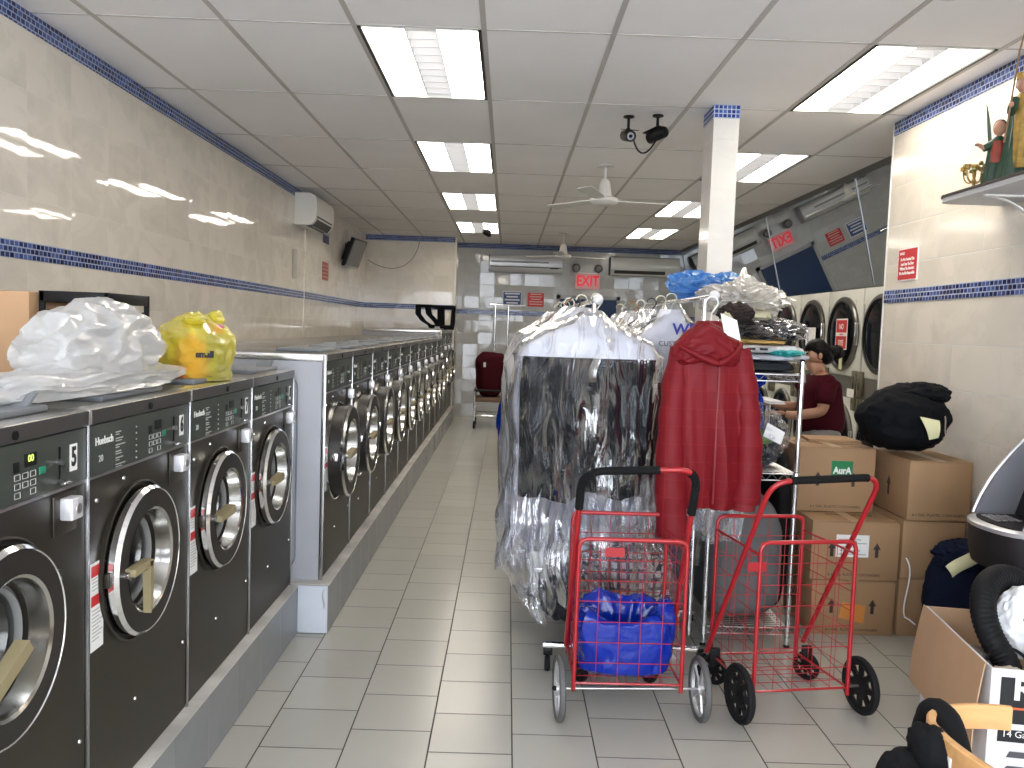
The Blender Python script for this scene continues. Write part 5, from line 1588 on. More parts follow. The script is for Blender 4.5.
folded('folded light clothes in pale plastic with a teal edge, low in the shelf top pile', 1.10, 1.50, 4.04, 4.5, 1.395, 1.432, pbr('pale_wrap', (.50, .52, .56), .3, bump=.4, bscale=9), 2)
tl = MB().blob((1.41, 4.10, 1.425), (.075, .09, .018), seed=91, amp=.2, ridge=.2, sub=4)
tag(tl.build('teal_cloth', pbr('teal_cloth', (.03, .36, .36), .6)), 'teal cloth poking out at the right of the shelf top pile', 'clothes')
bpy.data.objects['teal_cloth'].location = (-.055, -.03, .012)
fw_ = folded('folded white garment with dark dashes, in the middle of the shelf top pile', 1.08, 1.46, 4.03, 4.5, 1.432, 1.475, pbr('white_cloth', (.62, .62, .63), .8), 3)
for x in (1.155, 1.175, 1.215, 1.235):
    MB().box(x, x + .014, 4.012, 4.03, 1.448, 1.458).build('dark_dash', black_ink, fw_, 0)
folded('mustard folded cloth under the black bundle on the shelf top', 1.09, 1.38, 4.05, 4.5, 1.475, 1.498, pbr('mustard_cloth', (.52, .34, .10), .8), 4)
t = thing('black_bundle', 'black clothes wrapped in shiny clear plastic on the shelf top pile', 'bundle', (1.28, 4.3, 1.5))
MB().blob((1.275, 4.27, 1.535), (.215, .20, .065), seed=93, amp=.10, ridge=.05, flat=1.499, sub=5).build('black_clothes', pbr('black_clothes', (.006, .006, .007), .7, spec=.1, bump=.3, bscale=12), t)
MB().blob((1.275, 4.265, 1.54), (.235, .215, .080), seed=94, amp=.10, ridge=.12, flat=1.498, sub=5).build('film_cover', film('pile_film', milk=.03, gl=.09, rough=.12, bump=.5, bscale=7), t)
folded('cream folded shirts under the crumpled plastic on the shelf top', 1.14, 1.32, 4.15, 4.5, 1.59, 1.645, pbr('cream_shirt', (.58, .54, .36), .8), 5)
tag(MB().blob((1.12, 4.14, 1.625), (.085, .08, .050), seed=95, amp=.15, ridge=.10, sub=5).build('brown_cloth', pbr('brown_cloth', (.022, .012, .010), .85)), 'dark brown rolled cloth in front of the cream shirts on the shelf top', 'clothes')
cream_side = tag(MB().blob((1.06, 4.06, 1.50), (.045, .05, .12), seed=97, amp=.15, ridge=.08, sub=5).build('cream_cloth', pbr('cream_shirt', (.58, .54, .36), .8)), 'cream cloth hanging down beside the red jacket shoulder', 'clothes')
tag(MB().blob((1.20, 4.33, 1.70), (.19, .19, .085), seed=96, amp=.22, freq=1.8, ridge=.36, sub=6, fine=.3, shape=lambda p, d: Vector((p.x, p.y, p.z + .07 * max(0, 1 - 3.2 * math.hypot(d.x - .05, d.y)) ))).build('crumpled_plastic', film('crumpled_white_film', milk=.42, gl=.3, rough=.12, bump=.9, bscale=10, col=(.95, .93, .88))), 'crumpled white plastic film crowning the shelf top pile', 'plastic')

# ---------------------------------------------------------------- shopping carts
red_tube = pbr('red_enamel', (.36, .008, .014), .3, coat=.3)
red_wire = pbr('red_wire', (.36, .012, .018), .4)
grip_m = pbr('foam_grip', (.010, .010, .010), .8, spec=.1)
grey_rubber = pbr('grey_tyre', (.10, .10, .10), .6)
silver_pl = pbr('silver_plastic', (.55, .55, .56), .3, .5)
def wheel(par, c, Rw, wd, ang, style):
    """wheel whose axle lies in the floor plane, ang from +x"""
    Mt = Matrix.Translation(c) @ Matrix.Rotation(ang, 4, 'Z')
    def pt(mb):
        bmesh.ops.transform(mb.bm, matrix=Mt, verts=mb.bm.verts)
        return mb
    w2 = wd / 2
    tyre = pt(MB().lathe([(Rw * .84, -w2 * .8), (Rw * .95, -w2), (Rw, -w2 * .5), (Rw, w2 * .5), (Rw * .95, w2), (Rw * .84, w2 * .8), (Rw * .82, 0), (Rw * .84, -w2 * .8)], (0, 0, 0), 'x', 44)).build('wheel', grey_rubber if style == 'spoke' else rubber, par)
    if style == 'spoke':
        m = MB().lathe([(Rw * .85, -w2 * .6), (Rw * .85, w2 * .6), (Rw * .76, w2 * .5), (Rw * .76, -w2 * .5), (Rw * .85, -w2 * .6)], (0, 0, 0), 'x', 40)
        m.lathe([(.001, -w2 * .9), (Rw * .18, -w2 * .9), (Rw * .2, 0), (Rw * .18, w2 * .9), (.001, w2 * .9)], (0, 0, 0), 'x', 20)
        for k in range(5):
            m.box(-.004, .004, -.010, .010, Rw * .15, Rw * .78, M=Matrix.Rotation(k * 2 * PI / 5 + .3, 4, 'X'))
        pt(m).build('spokes', silver_pl, parent=tyre)
    else:
        m = MB().lathe([(Rw * .85, -w2 * .6), (Rw * .85, w2 * .6), (Rw * .70, w2 * .5), (Rw * .70, -w2 * .5), (Rw * .85, -w2 * .6)], (0, 0, 0), 'x', 40)
        m.lathe([(.001, -w2 * .8), (Rw * .40, -w2 * .6), (Rw * .42, 0), (Rw * .40, w2 * .6), (.001, w2 * .8)], (0, 0, 0), 'x', 24)
        for k in range(8):
            m.box(-.006, .006, -Rw * .10, Rw * .10, Rw * .36, Rw * .74, M=Matrix.Rotation(k * PI / 4, 4, 'X'))
        pt(m).build('spokes', black_plastic, parent=tyre)
    return tyre
def net(p00, p10, p11, p01, nu, nv):
    """wire grid over a quad, lines along both ways"""
    p00, p10, p11, p01 = map(Vector, (p00, p10, p11, p01))
    P = lambda u, v: (p00 * (1 - u) + p10 * u) * (1 - v) + (p01 * (1 - u) + p11 * u) * v
    m = MB()
    for i in range(nu + 1):
        m.tube([P(i / nu, 0), P(i / nu, 1)], .0015, 5)
    for j in range(nv + 1):
        m.tube([P(0, j / nv), P(1, j / nv)], .0018, 5)
    return m
def cart(label, RL, RR, FL, FR, zb, zr, zf, hl, hr, hz, wl, wr, Rw, style, small, grips, ang, low, badge=.24):
    RL, RR, FL, FR = (Vector((*p, 0)) for p in (RL, RR, FL, FR))
    Z = lambda v, z: Vector((v.x, v.y, z))
    t = thing('shopping_cart', label, 'shopping cart', ((RL + RR + FL + FR) / 4))
    rt = .0085
    MB().tube(rounded([Z(RL, zb - .03), Z(RL, zr), Z(RR, zr), Z(RR, zb - .03)], .04, 6), rt, 12).build('rear_frame', red_tube, t)
    MB().tube(rounded([Z(FL, zb - .02), Z(FL, zf), Z(FR, zf), Z(FR, zb - .02)], .04, 6), rt, 12).build('front_frame', red_tube, t)
    MB().tube(rounded([Z(RL, zb), Z(RR, zb), Z(FR, zb), Z(FL, zb)], .01, 3, True), .005, 8, True).build('bottom_frame', red_tube, t)
    for a, b in ((RL, FL), (RR, FR)):
        MB().tube([Z(a, zr - .05), Z(b, zf - .06)], .005, 8).build('side_stay', red_tube, t)
    net(Z(RL, zb), Z(RR, zb), Z(RR, zr), Z(RL, zr), 5, 7).build('wire_panel', red_wire, t)
    net(Z(FL, zb), Z(FR, zb), Z(FR, zf), Z(FL, zf), 5, 7).build('wire_panel', red_wire, t)
    net(Z(RL, zb), Z(FL, zb), Z(FL, zf - .06), Z(RL, zr - .05), 4, 7).build('wire_panel', red_wire, t)
    net(Z(RR, zb), Z(FR, zb), Z(FR, zf - .06), Z(RR, zr - .05), 4, 7).build('wire_panel', red_wire, t)
    net(Z(RL, zb), Z(RR, zb), Z(FR, zb), Z(FL, zb), 6, 5).build('wire_panel', red_wire, t)
    bp = Z(RL.lerp(RR, badge), zr - (.066 if badge > 0 else .112))
    d = (RR - RL).normalized()
    q = Vector((d.y, -d.x, 0))
    MB().prism([bp + q * .003, bp + d * .075 + q * .003, bp + d * .075 + q * .003 + Vector((0, 0, .036)), bp + q * .003 + Vector((0, 0, .036))], q * .002).build('badge_plate', red_wire, t, 0)
    # handle
    path = rounded([Vector(low[0]), Vector((hl[0], hl[1], hz - .02)), Vector((hr[0], hr[1], hz)), Vector(low[1])], .085, 10)
    MB().tube(path, .0105, 14).build('handle_frame', red_tube, t)
    tot = [0]
    for i in range(1, len(path)):
        tot.append(tot[-1] + (path[i] - path[i - 1]).length)
    def at(s):
        for i in range(1, len(path)):
            if tot[i] >= s:
                return path[i - 1].lerp(path[i], (s - tot[i - 1]) / max(1e-6, tot[i] - tot[i - 1]))
        return path[-1]
    for (f0, f1, rib) in grips:
        s0, s1 = f0 * tot[-1], f1 * tot[-1]
        n_ = 40
        c_ = [0]
        def rad(f):
            c_[0] += 1
            return .0155 if not rib else (.0165 if c_[0] % 2 else .0135)
        MB().tube([at(s0 + (s1 - s0) * i / n_) for i in range(n_ + 1)], rad, 14).build('grip', grip_m, t)
    # wheels and axle
    MB().cyl((wl[0], wl[1], Rw), (wr[0], wr[1], Rw), .005, 10).build('axle', steel, t)
    for wv, sg in ((wl, -1), (wr, 1)):
        w_ = wheel(t, (wv[0], wv[1], Rw), Rw, .026, ang, style)
        MB().blob((wv[0] + sg * .018, wv[1] + sg * .018 * math.tan(ang), Rw), (.010, .010, .010), amp=0, sub=2).build('hub_cap', black_plastic, parent=w_)
    for (x, y, rs) in small:
        w_ = wheel(t, (x, y, rs), rs, .024, ang + .5, 'disc')
        MB().box(x - .022, x + .022, y - .012, y + .012, rs + .01, max(zb, rs * 2 + .03), bev=.004).build('swivel_fork', black_plastic, t)
    return t
cart('red shopping cart with spoked wheels holding the blue bag, in front of the suit', (.30, 3.15), (.718, 3.16), (.302, 3.50), (.706, 3.51), .155, .72, .745, (.290, 3.03), (.716, 3.04), 1.02,
     (.246, 3.165), (.802, 3.20), .125, 'spoke', ((.36, 3.53, .05), (.66, 3.54, .05)), ((.335, .42, True), (.42, .53, False), (.585, .675, True)), .06, ((.288, 3.42, .20), (.724, 3.42, .20)))
cart('empty red shopping cart with black disc wheels and a foam handle, right of the other', (1.012, 3.20), (1.412, 3.27), (.937, 3.58), (1.328, 3.63), .12, .715, .732, (1.025, 3.15), (1.475, 3.22), .985,
     (.955, 3.19), (1.480, 3.305), .115, 'disc', ((.945, 3.545, .065), (1.375, 3.625, .062)), ((.435, .58, False),), .20, ((.905, 3.53, .15), (1.345, 3.60, .18)), -.13)
# blue plastic bag in the left cart, mouth open
bb = MB()
rings = []
prof = [(.02, .158), (.15, .159), (.185, .18), (.20, .25), (.205, .33), (.19, .39), (.16, .405), (.125, .39), (.10, .33), (.085, .24), (.06, .20), (.01, .19)]
for i in range(len(prof) - 1):
    for k in range(6):
        f = k / 6
        r_ = prof[i][0] * (1 - f) + prof[i + 1][0] * f
        z_ = prof[i][1] * (1 - f) + prof[i + 1][1] * f
        ring = []
        for j in range(110):
            a = 2 * PI * j / 110
            ca, sa = math.cos(a), math.sin(a)
            n_ = noise.noise((ca * 2.0, sa * 2.0, z_ * 7)) * .9 + .75 * (.4 - abs(noise.noise((ca * 3.6, sa * 3.6, z_ * 11)))) + .4 * (.4 - abs(noise.noise((ca * 8, sa * 8, z_ * 22))))
            ex = abs(ca) ** .7 * (1 if ca > 0 else -1)
            ey = abs(sa) ** .7 * (1 if sa > 0 else -1)
            inner = i >= 6
            rr_ = r_ * (1 + (.30 if inner else .16) * n_)
            lift = .05 * noise.noise((ca * 1.6 + 4, sa * 1.6, 1)) - .035 * ca * 0 - .05 * max(0, -sa) * max(0, 1 - abs(ca) * 1.6)
            px_ = max(-.198, min(.198, rr_ * ex))
            py_ = max(-.155, min(.155, rr_ * ey * .80))
            ring.append((.508 + px_, 3.335 + py_, max(.1595, z_ + .02 * n_ * min(1, (z_ - .158) * 12) + lift * max(0, min(1, (z_ - .24) * 8)))))
        rings.append(ring)
bb.ring_loft(rings)
tag(bb.build('blue_plastic_bag', pbr('shiny_blue_film', (.003, .022, .30), .16, spec=.35, bump=.9, bscale=14, coat=.2)), 'bright blue plastic bag with an open mouth inside the left red cart', 'bag')

# black filler for the shade and dark clothes between shelving and cartons
def gap_filler_shape(p, d):
    e = lambda v: (abs(v) ** .6) * (1 if v >= 0 else -1)
    return Vector((e(d.x) * .062, e(d.y) * .36, e(d.z) * .47)) * (1 + .05 * noise.noise(d * 2.5))
tag(MB().blob((1.500, 4.74, .475), (1, 1, 1), amp=0, sub=5, flat=.003, shape=gap_filler_shape).build('gap_shade_filler', pbr('gap_shade_black', (.006, .006, .007), .8, spec=.2, bump=.2, bscale=10)), 'black filler standing in for shade and dark clothes in the gap between the shelving and the cartons', 'bag')
# ---------------------------------------------------------------- things on the washers
TOP = KZ + 1.0455
white_film = film('white_bag_film', milk=.52, gl=.18, col=(.90, .90, .89), rough=.2, bump=.55, bscale=6, stretch=(1, 1, 1))
t = thing('plastic_bag', 'big crumpled white plastic bag spread over the two nearest washers', 'bag', (-1.28, 2.55, TOP))
def sag(p, d):
    return p
m = MB()
m.blob((-1.185, 2.42, TOP + .135), (.140, .31, .130), seed=101, amp=.16, freq=1.4, ridge=.13, flat=TOP + .003, sub=6, fine=.14)
m.build('bag_body', white_film, t)
m = MB()
m.blob((-1.185, 2.36, TOP + .040), (.135, .53, .056), seed=104, amp=.18, freq=1.3, ridge=.16, flat=TOP + .0185, sub=6, fine=.15)
m.build('bag_skirt', white_film, t)
# yellow bag with bottles
yel = film('yellow_film', milk=.44, gl=.14, col=(1.0, .93, .14), rough=.25, bump=.3, bscale=8, stretch=(1, 1, 1))
t = thing('plastic_bag', 'yellow translucent plastic bag with laundry bottles, on the washer with plate 7', 'bag', (-1.15, 3.1, TOP))
def ybag(p, d):
    if d.z < -.1:
        k = min(1, (-d.z - .1) * 1.6)
        s_ = 1 + k * (.98 / max(.25, math.hypot(d.x, d.y)) - 1) * .75
        p.x *= s_
        p.y *= s_
    if d.z > .55:
        k = (d.z - .55) / .45
        p.x *= 1 - .55 * k
        p.y *= 1 - .45 * k
    return p
MB().blob((-1.15, 3.10, TOP + .122), (.140, .155, .130), seed=111, amp=.08, freq=1.5, ridge=.06, flat=TOP + .003, sub=6, shape=ybag, fine=.2).build('bag_body', yel, t)
m = MB().blob((-1.10, 3.17, TOP + .225), (.030, .045, .035), seed=113, amp=.15, freq=1.2, ridge=.08, sub=4, fine=.1)
m.blob((-1.13, 3.04, TOP + .222), (.04, .07, .022), seed=115, amp=.15, freq=1.2, ridge=.08, sub=4, fine=.1)
m.build('bag_handles', yel, t)
orange_b = pbr('orange_bottle', (.75, .24, .05), .4)
t = thing('detergent_bottle', 'orange detergent bottle showing through the yellow bag', 'bottle', (-1.12, 3.03, TOP))
MB().ring_loft([[(-1.14 + a * 1.04 * math.cos(2 * PI * j / 28), 3.03 + b * 1.04 * math.sin(2 * PI * j / 28), TOP + z * .95) for j in range(28)] for (z, a, b) in ((.006, .05, .06), (.012, .056, .068), (.10, .056, .068), (.14, .05, .05), (.165, .022, .022), (.18, .02, .02))]).build('bottle_body', orange_b, t)
MB().lathe([(.022, .18), (.023, .205), (.001, .206)], (-1.135, 3.03, TOP - .009), 'z', 18).build('cap', pbr('white_cap', (.7, .7, .68), .4), t)
text('lettering', 'small', .03, black_ink, t, (-1.095, 2.955, TOP + .085), (R(90), 0, R(30)), bold=.002)
t = thing('softener_bottle', 'small blue bottle with a pink cap showing through the yellow bag', 'bottle', (-1.10, 3.15, TOP))
MB().lathe([(.001, .006), (.036, .006), (.04, .02), (.04, .12), (.03, .15), (.03, .17)], (-1.075, 3.085, TOP), 'z', 22).build('bottle_body', pbr('blue_bottle', (.02, .04, .30), .35), t)
MB().lathe([(.032, .171), (.032, .20), (.024, .206), (.001, .207)], (-1.075, 3.085, TOP), 'z', 22).build('cap', pbr('pink_cap', (.60, .10, .28), .4), t)
# carton board and milk crate
t = thing('cardboard_box', 'tan cardboard box on the nearest washer, cut by the left edge of the photo', 'box', (-1.68, 2.74, TOP))
MB().box(-1.92, -1.478, 2.60, 2.90, TOP + .0005, TOP + .293, bev=.004).build('box_body', pbr('tan_carton', (.47, .28, .145), .7, var=.05), t)
MB().box(-1.921, -1.477, 2.74, 2.76, TOP + .2935, TOP + .2945).build('tape', tape, t)
t = thing('milk_crate', 'black plastic lattice crate on the washers behind the white bag', 'crate', (-1.36, 2.79, TOP))
cx0, cx1, cyy0, cyy1, ch = -1.470, -1.252, 2.64, 2.94, .298
m = MB()
for (a, b, c_, d_) in ((cx0, cx1, cyy0, cyy0 + .012), (cx0, cx1, cyy1 - .012, cyy1), (cx0, cx0 + .012, cyy0, cyy1), (cx1 - .012, cx1, cyy0, cyy1)):
    m.box(a, b, c_, d_, TOP + ch - .035, TOP + ch, bev=.003)
    m.box(a, b, c_, d_, TOP + .001, TOP + .03, bev=.003)
for x in (cx0, cx1 - .014):
    for y in (cyy0, cyy1 - .014):
        m.box(x, x + .014, y, y + .014, TOP + .001, TOP + ch)
m.build('crate_frame', black_plastic, t)
m = MB()
for (ax, fixed) in (('x', cyy0 + .006), ('x', cyy1 - .006), ('y', cx0 + .006), ('y', cx1 - .006)):
    lo, hi = (cx0, cx1) if ax == 'x' else (cyy0, cyy1)
    for k in range(-4, 8):
        for sg in (1, -1):
            s0 = lo + (hi - lo) * k / 7
            s1 = s0 + sg * .10
            pts = []
            for f in [i / 12 for i in range(13)]:
                s_ = s0 + (s1 - s0) * f * 2.2
                if lo < s_ < hi:
                    z = TOP + .025 + (ch - .085) * f
                    pts.append((s_, fixed, z) if ax == 'x' else (fixed, s_, z))
            if len(pts) > 1:
                m.tube(pts, .005, 5)
m.build('lattice', black_plastic, t)
MB().box(cx0 + .012, cx1 - .012, cyy0 + .012, cyy1 - .012, TOP + .002, TOP + .008).build('base', black_plastic, t)
# black strap carrier on the extra tall washers
t = thing('strap_carrier', 'black open carrier of broad straps standing on the far tall washers', 'bag', (-1.06, 12.3, .2402 + 1.21))
ZT = .2402 + 1.211
bk = pbr('black_webbing', (.006, .006, .007), .8, spec=.08)
def strap(pts, w=.03):
    mm = MB()
    pts = [Vector(p) for p in pts]
    rings = []
    for p in pts:
        rings.append([p + Vector((-w, -.012, 0)), p + Vector((w, -.012, 0)), p + Vector((w, .012, 0)), p + Vector((-w, .012, 0))])
    return mm.ring_loft(rings)
strap([(-1.32, 12.3, ZT + .36), (-1.32, 12.3, ZT + .22), (-1.24, 12.3, ZT + .12), (-1.14, 12.3, ZT + .06), (-1.10, 12.3, ZT)], .042).build('strap', bk, t, 0)
strap([(-1.19, 12.31, ZT + .35), (-1.16, 12.31, ZT + .22), (-1.06, 12.31, ZT + .12), (-.97, 12.31, ZT)], .045).build('strap', bk, t, 0)
strap([(-.99, 12.33, ZT + .35), (-.98, 12.33, ZT)], .055).build('strap', bk, t, 0)
strap([(-.80, 12.3, ZT + .34), (-.82, 12.3, ZT)], .032).build('strap', bk, t, 0)
MB().box(-1.14, -.80, 12.27, 12.37, ZT, ZT + .07, bev=.01).build('bottom_band', bk, t)
MB().box(-1.10, -.78, 12.285, 12.315, ZT + .30, ZT + .355, bev=.008).build('top_band', bk, t)
MB().box(-1.30, -1.10, 12.285, 12.315, ZT + .31, ZT + .36, bev=.008).build('top_band', bk, t)

# ---------------------------------------------------------------- far laundry cart
t = thing('laundry_cart', 'chrome laundry cart with a hanging pole near the back wall', 'laundry cart', (-.23, 12.65, 0))
lx0, lx1, ly0, ly1 = -.46, .02, 12.38, 12.92
for x in (lx0, lx1):
    for y in (ly0, ly1):
        MB().cyl((x, y, .10), (x, y, .58), .014, 10).build('leg', chrome, t)
        c_ = MB().box(x - .016, x + .016, y - .02, y + .02, .085, .115).build('caster_fork', black_metal, t)
        MB().lathe([(.001, -.014), (.048, -.014), (.052, 0), (.048, .014), (.001, .014)], (x, y, .0525), 'x', 20).build('caster_wheel', rubber, parent=c_)
MB().box(lx0, lx1, ly0, ly1, .40, .47, bev=.01).build('deck', pbr('wood_brown', (.16, .09, .05), .5), t)
MB().tube(rounded([(lx0, ly0, .57), (lx1, ly0, .57), (lx1, ly1, .57), (lx0, ly1, .57)], .03, 4, True), .018, 10, True).build('top_rail', black_plastic, t)
MB().tube(rounded([(lx0, ly0, .2), (lx1, ly0, .2), (lx1, ly1, .2), (lx0, ly1, .2)], .03, 4, True), .010, 8, True).build('low_rail', chrome, t)
MB().cyl((-.20, ly1, .47), (-.20, ly1, 1.86), .013, 12).cyl((.0, ly1, .47), (.0, ly1, 1.86), .013, 12).build('pole', chrome, t)
MB().tube(rounded([(-.28, ly1, 1.86), (.25, ly1, 1.86)], .03), .012, 10).build('hanging_bar', chrome, t)
t = thing('laundry_bag', 'maroon laundry bag standing in the far chrome cart', 'bag', (-.24, 12.62, .48))
def mar(p, d):
    e = lambda v: (abs(v) ** .6) * (1 if v >= 0 else -1)
    q = Vector((e(d.x) * .225, e(d.y) * .20, e(d.z) * .335)) * (1 + .08 * noise.noise(d * 2.2))
    q.x *= 1 + .18 * d.z
    return q
MB().blob((-.24, 12.62, .80), (.25, .23, .345), seed=121, amp=.09, freq=1.5, ridge=.06, flat=.475, sub=5, shape=mar).build('bag_body', pbr('maroon_cloth', (.045, .005, .009), .8, spec=.08, bump=.2), t)
MB().box(-.345, -.31, 12.40, 12.405, .92, .99).build('tag', white_paper, t, 0)
tag(MB().blob((.14, 9.5, .45), (.235, .22, .46), seed=125, amp=.08, ridge=.06, flat=.003, sub=5).build('laundry_bag', shiny_blue), 'tall blue bag on the floor behind the left rack, before the maroon bag', 'bag')

# ---------------------------------------------------------------- the attendant
skin = pbr('skin', (.34, .17, .10), .5)
shirt_m = pbr('maroon_shirt', (.048, .005, .010), .85, spec=.08, bump=.2, bscale=14)
pants_m = pbr('grey_trousers', (.20, .19, .185), .8, bump=.15, bscale=14)
hair_m = pbr('black_hair', (.004, .0035, .003), .5, spec=.12, bump=.3, bscale=40, stretch=(1, 1, .3))
PX, PY = 2.185, 5.78
t = thing('person', 'woman in a maroon shirt and grey trousers with black tied hair, working at the dryers', 'person', (PX, PY, 0))
def skin_mesh(name, verts, edges, radii, mat, par, sub=2, root=0):
    me = bpy.data.meshes.new(name)
    me.from_pydata([Vector(v) - Vector((PX, PY, 0)) for v in verts], edges, [])
    o = bpy.data.objects.new(name, me)
    COL.objects.link(o)
    o.parent = par
    me.materials.append(mat)
    sk = o.modifiers.new('skin', 'SKIN')
    sk.use_smooth_shade = True
    for i, r_ in enumerate(radii):
        sv = me.skin_vertices[0].data[i]
        sv.radius = r_ if isinstance(r_, tuple) else (r_, r_)
        sv.use_root = (i == root)
    ss = o.modifiers.new('sub', 'SUBSURF')
    ss.levels = ss.render_levels = sub
    return o
# faces -x; shoulders run along y
def P3(x, y, z):
    return (PX + x, PY + y, z)
V = [P3(0, 0, .84), P3(.005, 0, .98), P3(-.01, 0, 1.12), P3(-.02, 0, 1.225), P3(-.03, 0, 1.275), P3(-.045, 0, 1.325), P3(-.055, 0, 1.40), P3(-.05, 0, 1.455),   # 0-7 pelvis .. head top
     P3(-.02, -.15, 1.205), P3(-.05, -.17, 1.02), P3(-.22, -.13, .985), P3(-.285, -.115, .995),      # 8-11 near arm
     P3(-.02, .15, 1.205), P3(-.06, .18, 1.02), P3(-.23, .13, 1.03), P3(-.295, .11, 1.045),          # 12-15 far arm
     P3(0, -.085, .76), P3(-.01, -.09, .43), P3(.02, -.09, .08), P3(-.10, -.10, .035),               # 16-19 near leg
     P3(0, .085, .76), P3(-.01, .09, .43), P3(.02, .09, .08), P3(-.10, .10, .035),                   # 20-23 far leg
     P3(-.118, 0, 1.385), P3(-.10, 0, 1.335)]                                                       # 24 nose, 25 chin
E_ = [(0, 1), (1, 2), (2, 3), (3, 4), (4, 5), (5, 6), (6, 7), (3, 8), (8, 9), (9, 10), (10, 11), (3, 12), (12, 13), (13, 14), (14, 15), (0, 16), (16, 17), (17, 18), (18, 19), (0, 20), (20, 21), (21, 22), (22, 23), (6, 24), (5, 25)]
rad_ = [(.115, .14), (.105, .12), (.115, .13), (.085, .10), .045, .052, .078, .062, .05, .042, .034, .026, .05, .042, .034, .026, .085, .058, .038, .034, .085, .058, .038, .034, .014, .026]
skin_mesh('body', V, E_, rad_, skin, t)
Vs = [P3(.0, 0, .82), P3(.005, 0, .98), P3(-.01, 0, 1.12), P3(-.02, 0, 1.215), P3(-.028, 0, 1.262), P3(-.02, -.15, 1.21), P3(-.045, -.17, 1.06), P3(-.02, .15, 1.21), P3(-.05, .175, 1.06)]
skin_mesh('shirt', Vs, [(0, 1), (1, 2), (2, 3), (3, 4), (3, 5), (5, 6), (3, 7), (7, 8)], [(.17, .205), (.145, .175), (.140, .165), (.115, .14), .075, .078, .068, .078, .068], shirt_m, t)
Vp = [P3(0, 0, .83), P3(0, -.085, .75), P3(-.01, -.09, .43), P3(.02, -.09, .10), P3(0, .085, .75), P3(-.01, .09, .43), P3(.02, .09, .10), P3(.002, 0, .93)]
skin_mesh('trousers', Vp, [(0, 1), (1, 2), (2, 3), (0, 4), (4, 5), (5, 6), (0, 7)], [(.165, .20), .12, .080, .062, .12, .080, .062, (.15, .18)], pants_m, t)
for sgn in (-1, 1):
    MB().blob(P3(-.055, sgn * .10, .036), (.125, .045, .036), seed=131, amp=.04, sub=4, flat=.002).build('shoe', black_plastic, t)
MB().blob(P3(-.030, 0, 1.432), (.100, .088, .082), seed=133, amp=.06, freq=2, sub=5, shape=lambda p, d: Vector((p.x, p.y, p.z - (.05 * max(0, d.x)) + (.03 if d.x < -.3 and d.z < 0 else 0)))).build('hair', hair_m, t)
MB().blob(P3(.088, 0, 1.425), (.052, .050, .046), seed=135, amp=.16, ridge=.1, sub=4).build('hair_bun', hair_m, t)
for sgn in (-1, 1):
    MB().blob(P3(-.122, sgn * .030, 1.408), (.008, .011, .007), amp=0, sub=2).build('eye', pbr('eye_dark', (.02, .015, .012), .2), t)
    MB().blob(P3(-.05, sgn * .080, 1.395), (.014, .008, .022), amp=.05, sub=3).build('ear', skin, t)
    MB().tube(bez(P3(-.121, sgn * .016, 1.425), P3(-.126, sgn * .026, 1.43), P3(-.120, sgn * .038, 1.428), P3(-.112, sgn * .046, 1.42), 6), .003, 6).build('eyebrow', hair_m, t)
MB().tube(bez(P3(-.122, -.02, 1.352), P3(-.130, -.008, 1.354), P3(-.130, .008, 1.354), P3(-.122, .02, 1.352), 8), .005, 8).build('lips', pbr('lips', (.28, .08, .07), .5), t)
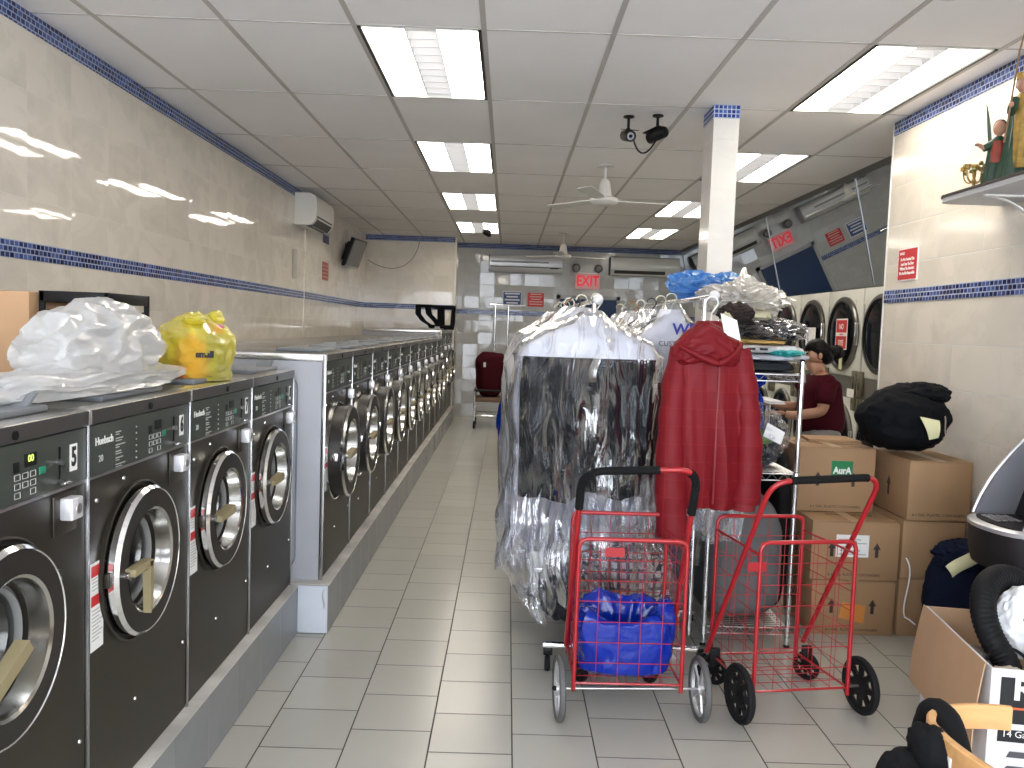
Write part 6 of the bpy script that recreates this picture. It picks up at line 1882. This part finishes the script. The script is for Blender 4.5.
def hand(c, sg, dz):
    c = Vector(c)
    m = MB()
    m.blob(c, (.040, .024, .016), seed=137, amp=.04, sub=3)
    for k in range(4):
        y = (k - 1.5) * .012
        L = (.060, .070, .066, .050)[k]
        b0 = c + Vector((-.034, y, .002))
        m.tube([b0, b0 + Vector((-L * .45, y * .15, .004)), b0 + Vector((-L * .8, y * .2, -.010)), b0 + Vector((-L, y * .2, -.022))], .0078, 8, r1=.0055)
    b0 = c + Vector((-.005, -sg * .022, 0))
    m.tube([b0, b0 + Vector((-.025, -sg * .018, .002)), b0 + Vector((-.048, -sg * .018, -.008))], .009, 8, r1=.0065)
    return m.build('hand', skin, t)
hand(P3(-.315, -.112, 1.0), -1, 0)
hand(P3(-.325, .108, 1.05), 1, 0)
tag(MB().box(PX - .46, PX - .345, PY - .22, PY + .20, .965, .975, bev=.003).box(PX - .455, PX - .35, PY - .215, PY + .195, .9755, .985, bev=.003).build('folded_cloth', pbr('white_cloth', (.62, .62, .63), .8)), 'white folded cloth held out in front of the woman', 'cloth')
bpy.data.objects['folded_cloth'].location = (.03, 0, .10)
# ---------------------------------------------------------------- daylight, camera
w = bpy.data.worlds.new('sky')
scene.world = w
w.use_nodes = True
bg = w.node_tree.nodes['Background']
bg.inputs['Color'].default_value = (.84, .90, 1.0, 1)
bg.inputs['Strength'].default_value = 7.5
for k, (xa, xb) in enumerate(((-2.33, -.55), (-.43, 1.4), (1.52, 3.35))):
    l = bpy.data.lights.new('daylight_opening', 'AREA')
    l.shape = 'RECTANGLE'
    l.size, l.size_y = xb - xa, 2.2
    l.cycles.is_portal = True
    o = bpy.data.objects.new('daylight_opening', l)
    COL.objects.link(o)
    o.location = ((xa + xb) / 2, YF - .16, 1.45)
    o.rotation_euler = (R(90), 0, R(0))   # shines along +y
    o.rotation_euler = (R(-90), 0, 0)
view.exposure = 0.5
pitch, yaw, roll, fpx = .066934751, .00711473559, .0346783891, 837.774
cp, sp, cy, sy = math.cos(pitch), math.sin(pitch), math.cos(yaw), math.sin(yaw)
fw = Vector((sy * cp, cy * cp, -sp))
r0 = Vector((cy, -sy, 0))
u0 = r0.cross(fw)
c, s_ = math.cos(roll), math.sin(roll)
rr = r0 * c + u0 * s_
uu = u0 * c - r0 * s_
cam = bpy.data.cameras.new('camera')
cam.sensor_width = 36
cam.sensor_fit = 'HORIZONTAL'
cam.lens = fpx * 36 / 1024
cam.clip_start = .05
co = bpy.data.objects.new('camera', cam)
COL.objects.link(co)
M = Matrix((rr, uu, -fw)).transposed().to_4x4()
M.translation = (0, 0, 1.51395)
co.matrix_world = M
scene.camera = co
